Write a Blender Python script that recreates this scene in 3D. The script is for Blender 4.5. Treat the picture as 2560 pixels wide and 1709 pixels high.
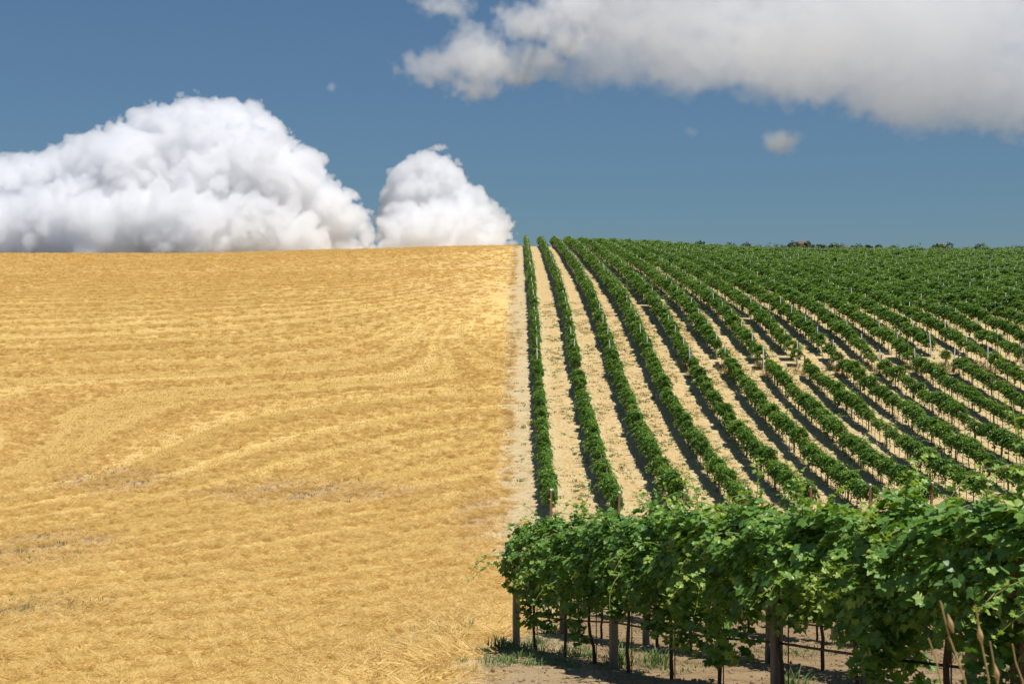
import bpy, math, random
import numpy as np
from mathutils import Vector, Matrix

# ------------------------------------------------------------------ clear
for o in list(bpy.data.objects):
    bpy.data.objects.remove(o, do_unlink=True)
SC = bpy.context.scene
COL = SC.collection
R = math.radians
F_PX = 3556.0          # focal length in photo pixels (2560 wide, 50 mm)
VX, VY = 1297.0, 854.5 # photo pixel of the direction +Y
CZ = 10.0              # camera height above the valley datum

# ------------------------------------------------------------------ camera
cam_d = bpy.data.cameras.new('camera')
cam = bpy.data.objects.new('camera', cam_d)
COL.objects.link(cam)
cam.location = (0, 0, CZ)
cam.rotation_euler = (R(90), 0, math.atan((VX - 1280.0) / F_PX))
cam_d.sensor_width = 36.0
cam_d.lens = 50.0
cam_d.clip_start = 0.1
cam_d.clip_end = 30000.0
cam_d.dof.use_dof = True
cam_d.dof.focus_distance = 45.0
cam_d.dof.aperture_fstop = 8.0
SC.camera = cam

# ------------------------------------------------------------------ sky and sun
SUN_EL, SUN_AZ = 69.0, 125.0      # azimuth clockwise from +Y (camera looks along +Y)
W = bpy.data.worlds.new('World')
SC.world = W
W.use_nodes = True
wn = W.node_tree
wn.nodes.clear()
wo = wn.nodes.new('ShaderNodeOutputWorld')
wb = wn.nodes.new('ShaderNodeBackground')
ws = wn.nodes.new('ShaderNodeTexSky')
ws.sky_type = 'NISHITA'
ws.sun_disc = False
ws.sun_elevation = R(SUN_EL)
ws.sun_rotation = R(SUN_AZ)
ws.altitude = 13500.0
ws.air_density = 8.0
ws.dust_density = 2.0
ws.ozone_density = 8.0
wb.inputs['Strength'].default_value = 0.0535
wn.links.new(ws.outputs[0], wb.inputs[0])
wn.links.new(wb.outputs[0], wo.inputs[0])

sl = bpy.data.lights.new('sun', 'SUN')
sl.energy = 5.0
sl.angle = R(0.53)
sl.color = (1.0, 0.958, 0.895)
so = bpy.data.objects.new('sun', sl)
COL.objects.link(so)
sd = Vector((math.sin(R(SUN_AZ)) * math.cos(R(SUN_EL)), math.cos(R(SUN_AZ)) * math.cos(R(SUN_EL)), math.sin(R(SUN_EL))))
so.rotation_euler = sd.to_track_quat('Z', 'Y').to_euler()
so.location = sd * 60 + Vector((0, 60, 0))

SC.view_settings.view_transform = 'Standard'
SC.view_settings.look = 'None'
SC.view_settings.exposure = 0.14
SC.view_settings.gamma = 1.0
SC.view_settings.use_curve_mapping = False
SC.render.engine = 'CYCLES'
cy = SC.cycles
cy.use_denoising = True
try:
    cy.denoiser = 'OPENIMAGEDENOISE'
except Exception:
    pass
cy.max_bounces = 25
cy.diffuse_bounces = 3
cy.glossy_bounces = 2
cy.transmission_bounces = 3
cy.volume_bounces = 24
cy.transparent_max_bounces = 4
cy.caustics_reflective = False
cy.caustics_refractive = False
cy.use_adaptive_sampling = True
cy.adaptive_threshold = 0.008
cy.denoising_input_passes = 'RGB_ALBEDO_NORMAL'
cy.denoising_prefilter = 'ACCURATE'
cy.volume_step_rate = 2.0
cy.volume_max_steps = 256
SC.render.film_transparent = False

# ------------------------------------------------------------------ helpers
def sstep(a, b, x):
    t = np.clip((np.asarray(x, float) - a) / (b - a), 0, 1)
    return t * t * (3 - 2 * t)

def _h(ix, iy, s):
    n = (ix.astype(np.int64) * 374761393 + iy.astype(np.int64) * 668265263 + int(s) * 2147483647) & 0xffffffff
    n = ((n ^ (n >> 13)) * 1274126177) & 0xffffffff
    return ((n ^ (n >> 16)) & 0xffff) / 65535.0

def vnoise(x, y, s=0):
    x = np.asarray(x, float); y = np.asarray(y, float)
    ix = np.floor(x); iy = np.floor(y)
    fx = x - ix; fy = y - iy
    fx = fx * fx * (3 - 2 * fx); fy = fy * fy * (3 - 2 * fy)
    ix = ix.astype(np.int64); iy = iy.astype(np.int64)
    a = _h(ix, iy, s); b = _h(ix + 1, iy, s); c = _h(ix, iy + 1, s); d = _h(ix + 1, iy + 1, s)
    return (a * (1 - fx) + b * fx) * (1 - fy) + (c * (1 - fx) + d * fx) * fy

def fbm(x, y, s=0, o=4):
    t = 0; a = 0.5; f = 1.0
    for i in range(o):
        t = t + a * (vnoise(x * f, y * f, s + i * 17) - 0.5) * 2
        a *= 0.5; f *= 2.03
    return t

class Pchip:
    def __init__(s, x, y):
        s.x = np.array(x, float); s.y = np.array(y, float)
        h = np.diff(s.x); d = np.diff(s.y) / h
        m = np.zeros(len(x)); m[0] = d[0]; m[-1] = d[-1]
        for i in range(1, len(x) - 1):
            if d[i - 1] * d[i] > 0:
                w1 = 2 * h[i] + h[i - 1]; w2 = h[i] + 2 * h[i - 1]
                m[i] = (w1 + w2) / (w1 / d[i - 1] + w2 / d[i])
        s.m = m; s.h = h
    def __call__(s, q):
        q = np.clip(np.asarray(q, float), s.x[0], s.x[-1])
        i = np.clip(np.searchsorted(s.x, q) - 1, 0, len(s.h) - 1)
        h = s.h[i]; t = (q - s.x[i]) / h
        return ((1 + 2 * t) * (1 - t) ** 2 * s.y[i] + t * (1 - t) ** 2 * h * s.m[i]
                + t * t * (3 - 2 * t) * s.y[i + 1] + t * t * (t - 1) * h * s.m[i + 1])

PROF = Pchip([-60, 0, 4, 8.5, 11.6, 15.6, 19.5, 25, 31, 40, 50, 58, 65, 75, 83, 91, 100, 108, 122, 137, 162, 208, 250, 299, 340, 380, 450, 600, 1000, 3000, 9000],
             [-0.2, -1.7, -1.98, -2.47, -2.95, -3.57, -4.2, -5.07, -5.95, -7.1, -8.0, -8.35, -8.26, -7.75, -7.0, -5.95, -4.6, -3.2, -0.55, 2.1, 5.8, 11.2, 15.6, 20.1, 22.6, 23.9, 24.4, 22, 8, -60, -260])
DROP = Pchip([-60, 0, 15, 20, 25, 30, 40, 55, 66, 9000], [1.5, 2.0, 2.0, 1.9, 1.55, 1.15, 0.6, 0.12, 0, 0])

def ground(x, y):
    """height of the bare land, world z"""
    x = np.asarray(x, float); y = np.asarray(y, float)
    z = PROF(y)
    z = z - sstep(0.3, 6.0, -x) * DROP(y)
    hill = sstep(90, 290, y)
    z = z - hill * (1.8 * sstep(0, 75, -x) + 2.5 * sstep(0, 60, x))
    z = z + 0.35 * sstep(60, 110, y) * fbm(x / 28.0, y / 28.0, 5, 2)
    return z + CZ

def gz(x, y):
    return float(ground(np.array([x]), np.array([y]))[0])

def px(x, y):
    """photo pixel column of a ground point"""
    return VX + F_PX * x / y

def mesh_np(name, V, F, attrs=None, smooth=False):
    V = np.asarray(V, np.float32); F = np.asarray(F, np.int32)
    k = F.shape[1]
    me = bpy.data.meshes.new(name)
    me.vertices.add(len(V)); me.vertices.foreach_set('co', V.ravel())
    me.loops.add(F.size); me.loops.foreach_set('vertex_index', F.ravel())
    me.polygons.add(len(F))
    me.polygons.foreach_set('loop_start', np.arange(0, F.size, k, dtype=np.int32))
    me.polygons.foreach_set('use_smooth', np.full(len(F), smooth, dtype=bool))
    for an, av in (attrs or {}).items():
        a = me.attributes.new(an, 'FLOAT', 'POINT')
        a.data.foreach_set('value', np.asarray(av, np.float32))
    me.update(calc_edges=True)
    me.validate()
    return me

def obj(name, me, mat=None, parent=None, loc=None, rot=None):
    o = bpy.data.objects.new(name, me)
    COL.objects.link(o)
    if mat is not None and me is not None and len(me.materials) == 0:
        me.materials.append(mat)
    if parent is not None:
        o.parent = parent
    if loc is not None:
        o.location = loc
    if rot is not None:
        o.rotation_euler = rot
    return o

def tag(o, label=None, cat=None, group=None, kind=None):
    if label: o['label'] = label
    if cat: o['category'] = cat
    if group: o['group'] = group
    if kind: o['kind'] = kind
    return o

class MB:
    """collects triangles"""
    def __init__(s): s.v = []; s.f = []; s.n = 0; s.t = []
    def add(s, V, F, tint=None):
        V = np.asarray(V, float); F = np.asarray(F, int)
        if F.shape[1] == 4:
            F = np.concatenate([F[:, [0, 1, 2]], F[:, [0, 2, 3]]])
        s.v.append(V); s.f.append(F + s.n); s.n += len(V)
        s.t.append(np.zeros(len(V)) if tint is None else np.broadcast_to(np.asarray(tint, float), (len(V),)))
    def tube(s, P, rad, n=6, cap=True, tint=None):
        P = np.asarray(P, float); m = len(P)
        rad = np.broadcast_to(np.asarray(rad, float), (m,))
        T = np.gradient(P, axis=0); T /= np.linalg.norm(T, axis=1)[:, None] + 1e-9
        ref = np.array([0.0, 0, 1]) if abs(T[0][2]) < 0.8 else np.array([1.0, 0, 0])
        A = np.cross(T, ref); A /= np.linalg.norm(A, axis=1)[:, None] + 1e-9
        B = np.cross(T, A)
        th = np.linspace(0, 2 * np.pi, n, endpoint=False)
        V = P[:, None] + rad[:, None, None] * (np.cos(th)[None, :, None] * A[:, None] + np.sin(th)[None, :, None] * B[:, None])
        i = np.arange(m - 1)[:, None] * n; j = np.arange(n)[None, :]
        a = i + j; b = i + (j + 1) % n
        F = np.stack([a, b, b + n, a + n], -1).reshape(-1, 4)
        s.add(V.reshape(-1, 3), F, tint)
        if cap:
            for k in (0, m - 1):
                s.add(np.concatenate([V[k], P[k][None]]), np.stack([np.arange(n), (np.arange(n) + 1) % n, np.full(n, n)], -1), tint)
    def box(s, c, d):
        c = np.asarray(c, float); d = np.asarray(d, float) / 2
        V = np.array([[x, y, z] for x in (-1, 1) for y in (-1, 1) for z in (-1, 1)]) * d + c
        F = [[0, 1, 3, 2], [4, 6, 7, 5], [0, 4, 5, 1], [2, 3, 7, 6], [0, 2, 6, 4], [1, 5, 7, 3]]
        s.add(V, F)
    def mesh(s, name, smooth=False):
        return mesh_np(name, np.concatenate(s.v), np.concatenate(s.f), {'tint': np.concatenate(s.t)}, smooth)

ORD1 = 'zeroth first second third fourth fifth sixth seventh eighth ninth tenth eleventh twelfth thirteenth fourteenth fifteenth sixteenth seventeenth eighteenth nineteenth'.split()
TENS = {2: 'twent', 3: 'thirt', 4: 'fort', 5: 'fift', 6: 'sixt'}
def ordinal(n):
    if n < 20: return ORD1[n]
    t, u = divmod(n, 10)
    return TENS[t] + 'ieth' if u == 0 else TENS[t] + 'y-' + ORD1[u]

# ------------------------------------------------------------------ materials
class NT:
    def __init__(s, name):
        s.m = bpy.data.materials.new(name); s.m.use_nodes = True
        s.t = s.m.node_tree; s.t.nodes.clear()
        s.out = s.n('ShaderNodeOutputMaterial')
    def n(s, ty, **kw):
        nd = s.t.nodes.new(ty)
        for k, v in kw.items(): setattr(nd, k, v)
        return nd
    def set(s, sock, v):
        if isinstance(v, bpy.types.NodeSocket): s.t.links.new(v, sock)
        elif v is not None: sock.default_value = v
    def math(s, op, a, b=None, c=None, clamp=False):
        nd = s.n('ShaderNodeMath', operation=op, use_clamp=clamp)
        s.set(nd.inputs[0], a); s.set(nd.inputs[1], b); s.set(nd.inputs[2], c)
        return nd.outputs[0]
    def mix(s, f, a, b):
        nd = s.n('ShaderNodeMix', data_type='RGBA')
        s.set(nd.inputs[0], f)
        for k, v in ((6, a), (7, b)):
            s.set(nd.inputs[k], (*v, 1) if isinstance(v, tuple) and len(v) == 3 else v)
        return nd.outputs[2]
    def noise(s, scale, detail=3, rough=0.55, vec=None, dim='3D'):
        nd = s.n('ShaderNodeTexNoise', noise_dimensions=dim)
        nd.inputs['Scale'].default_value = scale; nd.inputs['Detail'].default_value = detail
        nd.inputs['Roughness'].default_value = rough
        if vec is not None: s.set(nd.inputs['Vector'], vec)
        return nd.outputs[0]
    def ramp(s, f, a, b, lo=0.0, hi=1.0):
        nd = s.n('ShaderNodeMapRange', interpolation_type='SMOOTHSTEP')
        s.set(nd.inputs[0], f)
        for i, v in ((1, a), (2, b), (3, lo), (4, hi)): nd.inputs[i].default_value = v
        return nd.outputs[0]
    def attr(s, name):
        nd = s.n('ShaderNodeAttribute', attribute_name=name); return nd.outputs['Fac']
    def pos(s):
        return s.n('ShaderNodeNewGeometry').outputs['Position']
    def scaled(s, vec, sc):
        nd = s.n('ShaderNodeMapping'); s.set(nd.inputs[0], vec); nd.inputs['Scale'].default_value = sc
        return nd.outputs[0]
    def bump(s, h, dist, strength=1.0):
        nd = s.n('ShaderNodeBump'); s.set(nd.inputs['Height'], h)
        nd.inputs['Distance'].default_value = dist; nd.inputs['Strength'].default_value = strength
        return nd.outputs[0]
    def surf(s, col, rough=0.9, spec=0.2, normal=None, transl=0.0, tcol=None):
        p = s.n('ShaderNodeBsdfPrincipled')
        s.set(p.inputs['Base Color'], (*col, 1) if isinstance(col, tuple) and len(col) == 3 else col)
        s.set(p.inputs['Roughness'], rough)
        p.inputs['Specular IOR Level'].default_value = spec
        if normal is not None: s.set(p.inputs['Normal'], normal)
        sh = p.outputs[0]
        if transl > 0:
            tr = s.n('ShaderNodeBsdfTranslucent')
            s.set(tr.inputs[0], tcol if tcol is not None else col)
            mx = s.n('ShaderNodeMixShader'); mx.inputs[0].default_value = transl
            s.t.links.new(sh, mx.inputs[1]); s.t.links.new(tr.outputs[0], mx.inputs[2])
            sh = mx.outputs[0]
        s.t.links.new(sh, s.out.inputs[0])
        return s.m

def leaf_material(name, dark, mid, young, rough=0.42, spec=0.45, transl=0.3):
    t = NT(name)
    tint = t.attr('tint')
    rnd = t.n('ShaderNodeObjectInfo').outputs['Random']
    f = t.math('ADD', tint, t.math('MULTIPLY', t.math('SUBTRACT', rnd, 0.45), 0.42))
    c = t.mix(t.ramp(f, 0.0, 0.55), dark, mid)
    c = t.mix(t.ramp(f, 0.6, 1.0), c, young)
    c = t.mix(t.ramp(t.noise(40, 2, vec=t.n('ShaderNodeTexCoord').outputs['Object']), 0.35, 0.75, 0, 0.25), c, mid)
    hs = t.n('ShaderNodeHueSaturation'); hs.inputs['Saturation'].default_value = 1.12
    hs.inputs['Hue'].default_value = 0.488; hs.inputs['Value'].default_value = 1.5
    t.set(hs.inputs['Color'], c)
    return t.surf(c, rough, spec, transl=transl, tcol=hs.outputs[0])

M = {}
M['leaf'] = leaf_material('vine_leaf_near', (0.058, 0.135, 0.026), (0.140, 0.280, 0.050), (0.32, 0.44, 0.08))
M['leaf_hill'] = leaf_material('vine_leaf_hill', (0.052, 0.120, 0.016), (0.108, 0.222, 0.028), (0.24, 0.35, 0.05), transl=0.28)
M['tree_leaf'] = leaf_material('tree_leaf', (0.035, 0.065, 0.032), (0.075, 0.115, 0.055), (0.15, 0.18, 0.09), rough=0.7, spec=0.2, transl=0.2)
t = NT('weed_green'); M['weed'] = t.surf(t.mix(t.attr('tint'), (0.08, 0.17, 0.045), (0.25, 0.30, 0.10)), 0.6, 0.3, transl=0.25)
t = NT('dry_grass'); M['dry'] = t.surf(t.mix(t.attr('tint'), (0.33, 0.22, 0.08), (0.58, 0.43, 0.20)), 0.7, 0.2, transl=0.2)
t = NT('bark')
tc = t.n('ShaderNodeTexCoord').outputs['Object']
b = t.noise(1.0, 4, 0.6, t.scaled(tc, (60, 60, 9)))
M['bark'] = t.surf(t.mix(b, (0.045, 0.030, 0.020), (0.16, 0.115, 0.08)), 0.9, 0.1, t.bump(b, 0.02))
t = NT('green_cane'); M['cane'] = t.surf(t.mix(t.attr('tint'), (0.16, 0.13, 0.04), (0.20, 0.24, 0.05)), 0.6, 0.3)
t = NT('concrete_post')
tc = t.n('ShaderNodeTexCoord').outputs['Object']
n1 = t.noise(18, 5, 0.65, tc); n2 = t.noise(3, 3, 0.6, t.scaled(tc, (3, 3, 1)))
M['concrete'] = t.surf(t.mix(t.ramp(n2, 0.3, 0.7), t.mix(n1, (0.17, 0.14, 0.11), (0.33, 0.28, 0.23)), (0.21, 0.17, 0.13)), 0.92, 0.15, t.bump(n1, 0.01))
t = NT('pale_concrete')
n1 = t.noise(25, 4, 0.6, t.n('ShaderNodeTexCoord').outputs['Object'])
M['pale'] = t.surf(t.mix(n1, (0.62, 0.61, 0.58), (0.80, 0.79, 0.75)), 0.9, 0.15)
t = NT('weathered_wood')
tc = t.n('ShaderNodeTexCoord').outputs['Object']
n1 = t.noise(1, 5, 0.6, t.scaled(tc, (70, 70, 5)))
M['wood'] = t.surf(t.mix(n1, (0.14, 0.075, 0.05), (0.33, 0.21, 0.15)), 0.85, 0.15, t.bump(n1, 0.006))
t = NT('black_pipe'); M['pipe'] = t.surf((0.03, 0.022, 0.018), 0.55, 0.4)
t = NT('galvanised_wire'); M['wire'] = t.surf((0.30, 0.30, 0.30), 0.4, 0.5)

# stubble ground
t = NT('stubble_ground')
P = t.pos(); v = t.attr('swath'); pa = t.attr('patch')
sx = t.n('ShaderNodeSeparateXYZ'); t.set(sx.inputs[0], P)
cv = t.n('ShaderNodeCombineXYZ')
t.set(cv.inputs[0], t.math('MULTIPLY', sx.outputs[0], 0.016)); t.set(cv.inputs[1], t.math('MULTIPLY', v, 0.75))
streak = t.noise(1.0, 6, 0.72, cv.outputs[0])                      # swath lines
grain = t.noise(5.5, 7, 0.82, t.scaled(P, (1.0, 0.2, 1.0)))        # stools standing in drill rows
grain2 = t.noise(26.0, 4, 0.8, t.scaled(P, (1.0, 0.3, 1.0)))
clump = t.noise(0.8, 3, 0.6, t.scaled(P, (1.0, 0.4, 1.0)))
big = t.noise(0.03, 3, 0.5, P)
band = t.attr('band')
f = t.math('ADD', t.math('MULTIPLY', t.math('SUBTRACT', streak, 0.5), 2.6), t.math('MULTIPLY', band, 0.22))
f = t.math('ADD', f, t.math('MULTIPLY', t.math('ADD', t.math('SUBTRACT', grain, 0.5), t.math('MULTIPLY', t.math('SUBTRACT', grain2, 0.5), 0.7)), 2.2))
f = t.math('ADD', f, t.math('MULTIPLY', t.math('SUBTRACT', clump, 0.5), 0.15))
f = t.math('ADD', f, t.math('MULTIPLY', t.attr('head'), 0.75))
c = t.mix(t.ramp(f, -0.75, 0.75), (0.36, 0.222, 0.048), (0.68, 0.485, 0.185))
c = t.mix(t.ramp(big, 0.48, 0.7, 0.0, 0.35), c, (0.58, 0.38, 0.18))
c = t.mix(t.math('MULTIPLY', pa, t.ramp(clump, 0.25, 0.6, 0.0, 0.9)), c, t.mix(t.ramp(grain, 0.4, 0.6), (0.24, 0.165, 0.10), (0.52, 0.35, 0.20)))
rim = t.math('ADD', t.attr('rim'), t.math('MULTIPLY', t.math('SUBTRACT', t.noise(1.6, 5, 0.75, t.scaled(P, (1.0, 0.5, 1.0))), 0.5), 3.2))
c = t.mix(t.ramp(rim, 0.25, 0.50, 0.9, 0.0), c, t.mix(t.ramp(grain, 0.36, 0.56), (0.33, 0.235, 0.115), (0.56, 0.44, 0.25)))
M['stubble'] = t.surf(c, 0.85, 0.1, t.bump(grain, 0.05, 0.5))

t = NT('straw')
rnd = t.n('ShaderNodeObjectInfo').outputs['Random']
c = t.mix(t.attr('tint'), (0.59, 0.40, 0.105), (0.95, 0.73, 0.32))
c = t.mix(t.ramp(rnd, 0.0, 1.0, 0.0, 0.3), c, (0.80, 0.56, 0.175))
M['straw'] = t.surf(c, 0.6, 0.25, transl=0.3)

# soils
t = NT('vineyard_soil')
P = t.pos()
sx = t.n('ShaderNodeSeparateXYZ'); t.set(sx.inputs[0], P)
X, Y = sx.outputs[0], sx.outputs[1]
ph = t.math('COSINE', t.math('MULTIPLY', t.math('SUBTRACT', X, 1.47), 2 * math.pi / 3.0))      # +1 at the rows, -1 mid alley
n0 = t.noise(0.25, 3, 0.5, P); n1 = t.noise(2.2, 4, 0.6, P); n2 = t.noise(13, 5, 0.7, P); n3 = t.noise(45, 3, 0.6, P)
ns = t.noise(1.0, 4, 0.6, t.scaled(P, (5, 1.2, 5)))
gr = t.noise(8.0, 6, 0.78, t.scaled(P, (1.0, 0.25, 1.0)))
c = t.mix(t.ramp(n1, 0.3, 0.7), (0.51, 0.392, 0.200), (0.59, 0.470, 0.260))
litter = t.math('MULTIPLY', t.ramp(ph, 0.0, -0.9), t.ramp(ns, 0.43, 0.58))
c = t.mix(t.ramp(n0, 0.4, 0.65, 0.0, 0.45), c, (0.47, 0.355, 0.175))
c = t.mix(t.math('MULTIPLY', litter, 0.65), c, (0.50, 0.300, 0.105))
c = t.mix(t.ramp(gr, 0.34, 0.5, 0.75, 0.0), c, (0.29, 0.195, 0.09))
c = t.mix(t.ramp(gr, 0.55, 0.68, 0.0, 0.6), c, (0.66, 0.53, 0.305))
c = t.mix(t.math('MULTIPLY', t.ramp(ph, 0.5, 1.0), t.ramp(n1, 0.4, 0.6, 0.0, 0.5)), c, (0.50, 0.33, 0.15))
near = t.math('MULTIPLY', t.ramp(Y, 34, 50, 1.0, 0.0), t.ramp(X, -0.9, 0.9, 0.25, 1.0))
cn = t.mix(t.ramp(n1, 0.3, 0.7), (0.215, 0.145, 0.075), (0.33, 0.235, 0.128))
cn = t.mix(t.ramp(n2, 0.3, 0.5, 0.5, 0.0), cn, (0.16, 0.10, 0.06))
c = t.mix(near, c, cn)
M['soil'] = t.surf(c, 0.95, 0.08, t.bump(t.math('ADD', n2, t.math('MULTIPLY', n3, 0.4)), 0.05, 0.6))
t = NT('bare_track')
P = t.pos()
n1 = t.noise(0.9, 4, 0.6, P); n2 = t.noise(11, 4, 0.7, P); n3 = t.noise(38, 3, 0.6, P)
c = t.mix(t.ramp(n1, 0.3, 0.7), (0.47, 0.360, 0.195), (0.56, 0.445, 0.260))
gr = t.noise(7.0, 6, 0.78, t.scaled(P, (1.0, 0.28, 1.0)))
c = t.mix(t.ramp(gr, 0.34, 0.48, 0.85, 0.0), c, (0.30, 0.215, 0.105))
c = t.mix(t.ramp(gr, 0.54, 0.68, 0.0, 0.6), c, (0.64, 0.52, 0.31))
sx = t.n('ShaderNodeSeparateXYZ'); t.set(sx.inputs[0], P)
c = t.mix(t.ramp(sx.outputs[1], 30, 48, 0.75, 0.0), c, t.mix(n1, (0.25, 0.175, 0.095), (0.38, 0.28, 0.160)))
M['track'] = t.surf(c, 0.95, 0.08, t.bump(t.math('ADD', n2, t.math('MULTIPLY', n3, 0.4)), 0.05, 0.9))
t = NT('clod'); n1 = t.noise(20, 4, 0.6, t.pos())
M['clod'] = t.surf(t.mix(n1, (0.21, 0.145, 0.09), (0.40, 0.29, 0.19)), 0.95, 0.08)
t = NT('plaster'); n1 = t.noise(1.5, 3, 0.6, t.pos()); M['plaster'] = t.surf(t.mix(n1, (0.52, 0.38, 0.29), (0.62, 0.48, 0.38)), 0.9, 0.1)
t = NT('clay_tiles'); n1 = t.noise(3, 3, 0.6, t.pos()); M['tiles'] = t.surf(t.mix(n1, (0.12, 0.085, 0.068), (0.17, 0.12, 0.098)), 0.9, 0.1)
t = NT('dark_opening'); M['opening'] = t.surf((0.05, 0.045, 0.04), 0.5, 0.3)

# ------------------------------------------------------------------ land
EDGE = Pchip([-60, 14, 19, 22, 27, 45, 55, 62, 80, 200, 330, 9000], [-0.42, -0.42, -0.45, -0.15, 0.15, 0.1, -0.5, -0.85, -0.75, -0.85, -0.9, -0.9])
def edge(y):
    y = np.asarray(y, float)
    return EDGE(y) + 0.30 * fbm(y / 2.3, y * 0 + 0.5, 3, 4)
ylist = np.concatenate([np.arange(-50, 0, 5), np.arange(0, 13, 0.5), np.arange(13, 30, 0.10), np.arange(30, 62, 0.5), np.arange(62, 130, 0.6),
                        np.arange(130, 345, 2.0), np.arange(345, 620, 12), np.geomspace(620, 9000, 24)])
def sheet(name, x0, x1, us, mat, attrs_fn=None, relief=None, label=None):
    Yg = np.repeat(ylist, len(us)); U = np.tile(us, len(ylist))
    a = x0(Yg); b = x1(Yg)
    Xg = a + (b - a) * U
    Zg = ground(Xg, Yg)
    if relief is not None: Zg = Zg + relief(Xg, Yg) * np.minimum(1, np.minimum(Xg - a, b - Xg) / 0.3)
    nu = len(us); i = np.arange(len(ylist) - 1)[:, None] * nu; j = np.arange(nu - 1)[None]
    q = i + j
    F = np.stack([q, q + 1, q + nu + 1, q + nu], -1).reshape(-1, 4)
    me = mesh_np(name, np.stack([Xg, Yg, Zg], -1), F, attrs_fn(Xg, Yg) if attrs_fn else None, True)
    return tag(obj(name, me, mat), label, kind='structure')

def swath(x, y):
    lo = y - 1.25 * x
    hi = y - 0.12 * x - 60 * np.exp(np.minimum(x, 0) / 9.0) * sstep(104, 140, y)
    w = sstep(68, 112, y)
    return lo * (1 - w) + hi * w + 1.3 * fbm(x / 22.0, y / 16.0, 41, 3)
def band(v):
    return np.sin(v * 2 * np.pi / 4.6) * 0.55 + np.sin(v * 2 * np.pi / 2.1 + 1.0) * 0.3
PATCHES = [(-10.5, 74, 6.5, 3.6), (-22, 78, 3.5, 4.0), (-19.5, 57, 3.2, 6), (-14, 42, 2.0, 4), (-1.6, 27, 1.2, 7), (-1.8, 66, 1.2, 10)]
def patch(x, y):
    p = np.zeros_like(x)
    for cx, cy_, rx, ry in PATCHES:
        d = ((x - cx) / rx) ** 2 + ((y - cy_) / ry) ** 2
        p = np.maximum(p, np.clip(1.4 - d - 0.6 * fbm(x / 2, y / 2, 9, 2), 0, 1))
    return p
def field_attrs(x, y):
    v = swath(x, y)
    return {'swath': v, 'band': band(v), 'patch': patch(x, y), 'rim': edge(y) - x, 'head': np.exp(np.minimum(x, 0) / 11.0) * sstep(112, 150, y)}
def field_relief(x, y):
    near = 1 - sstep(150, 260, y)
    return near * (0.06 * np.maximum(0, band(swath(x, y))) + 0.008 * fbm(x / 0.9, y / 0.9, 21, 3))
us = 1 - np.concatenate([np.linspace(0, 0.06, 130), np.geomspace(0.0607, 1, 70)])[::1]
us = us[::-1]
sheet('stubble_field', lambda y: np.full_like(y, -650.0), edge, us, M['stubble'], field_attrs, field_relief,
      'golden stubble field with straw swaths sweeping over the hill')
def soil_relief(x, y):
    a = 1 - sstep(30, 45, y)
    return (a * (0.045 * fbm(x / 0.30, y / 0.30, 31, 4) + 0.05 * fbm(x / 1.7, y / 1.7, 33, 2)) + (1 - a) * 0.02 * fbm(x / 0.8, y / 0.8, 35, 3))
TRACK_R = lambda y: np.full_like(y, 0.85)
sheet('dirt_track', edge, TRACK_R, np.linspace(0, 1, 16), M['track'], None, soil_relief, 'bare pale earth strip between the stubble and the first vine row')
us2 = np.concatenate([np.linspace(0, 0.013, 100), np.geomspace(0.0135, 1, 110)])
sheet('vineyard_soil', TRACK_R, lambda y: np.full_like(y, 700.0), us2, M['soil'], None, soil_relief, 'dry tan soil between the vine rows')

# ------------------------------------------------------------------ vine foliage
def leaf_outline(kind):
    if kind == 2:
        pol = [(0, 1.0), (20, .74), (36, .60), (54, .90), (74, .72), (92, .55), (112, .72), (140, .60), (164, .46)]
    elif kind == 1:
        pol = [(0, 1.0), (34, .62), (56, .88), (92, .56), (118, .70), (158, .48)]
    else:
        pol = [(0, 1.0), (58, .82), (125, .62)]
    pts = [(math.sin(R(a)) * r, math.cos(R(a)) * r) for a, r in pol]
    pts += ([(0, -0.12)] if kind else [(0, -0.4)])
    pts += [(-x, y) for x, y in pts[1:-1]][::-1]
    P = np.array([(0.0, 0.12)] + pts)
    P[:, 1] -= 0.1
    n = len(pts)
    F = np.stack([np.zeros(n, int), 1 + np.arange(n), 1 + (np.arange(n) + 1) % n], -1)[:, [0, 2, 1]]
    return P, F
LEAF = {k: leaf_outline(k) for k in (0, 1, 2)}

def frames(rng, out, updown=1.0, jit=0.62, outw=0.62, upw=0.75):
    n = len(out)
    N = outw * out + upw * np.array([0, 0, 1.0]) + jit * rng.normal(size=(n, 3)) * 0.6
    N /= np.linalg.norm(N, axis=1)[:, None] + 1e-9
    T = np.array([0, 0, -1.0]) * updown + 0.35 * out + 0.5 * rng.normal(size=(n, 3))
    T -= (T * N).sum(1)[:, None] * N
    T /= np.linalg.norm(T, axis=1)[:, None] + 1e-9
    return N, T, np.cross(T, N)

def emit_leaves(rng, mb, pos, N, T, B, size, tint, kind):
    P, F = LEAF[kind]
    n = len(pos); m = len(P)
    r2 = (P ** 2).sum(1)
    cup = rng.uniform(-0.18, 0.38, n)[:, None]; fold = rng.uniform(0.0, 0.35, n)[:, None]
    wob = rng.normal(size=(n, m)) * 0.05
    z = -cup * r2[None] * 0.7 + fold * np.abs(P[:, 0])[None] + wob
    V = pos[:, None] + size[:, None, None] * (P[None, :, 0, None] * B[:, None] + P[None, :, 1, None] * T[:, None] + z[..., None] * N[:, None])
    Fa = (F[None] + (np.arange(n) * m)[:, None, None]).reshape(-1, 3)
    mb.add(V.reshape(-1, 3), Fa, np.repeat(tint, m))

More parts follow.
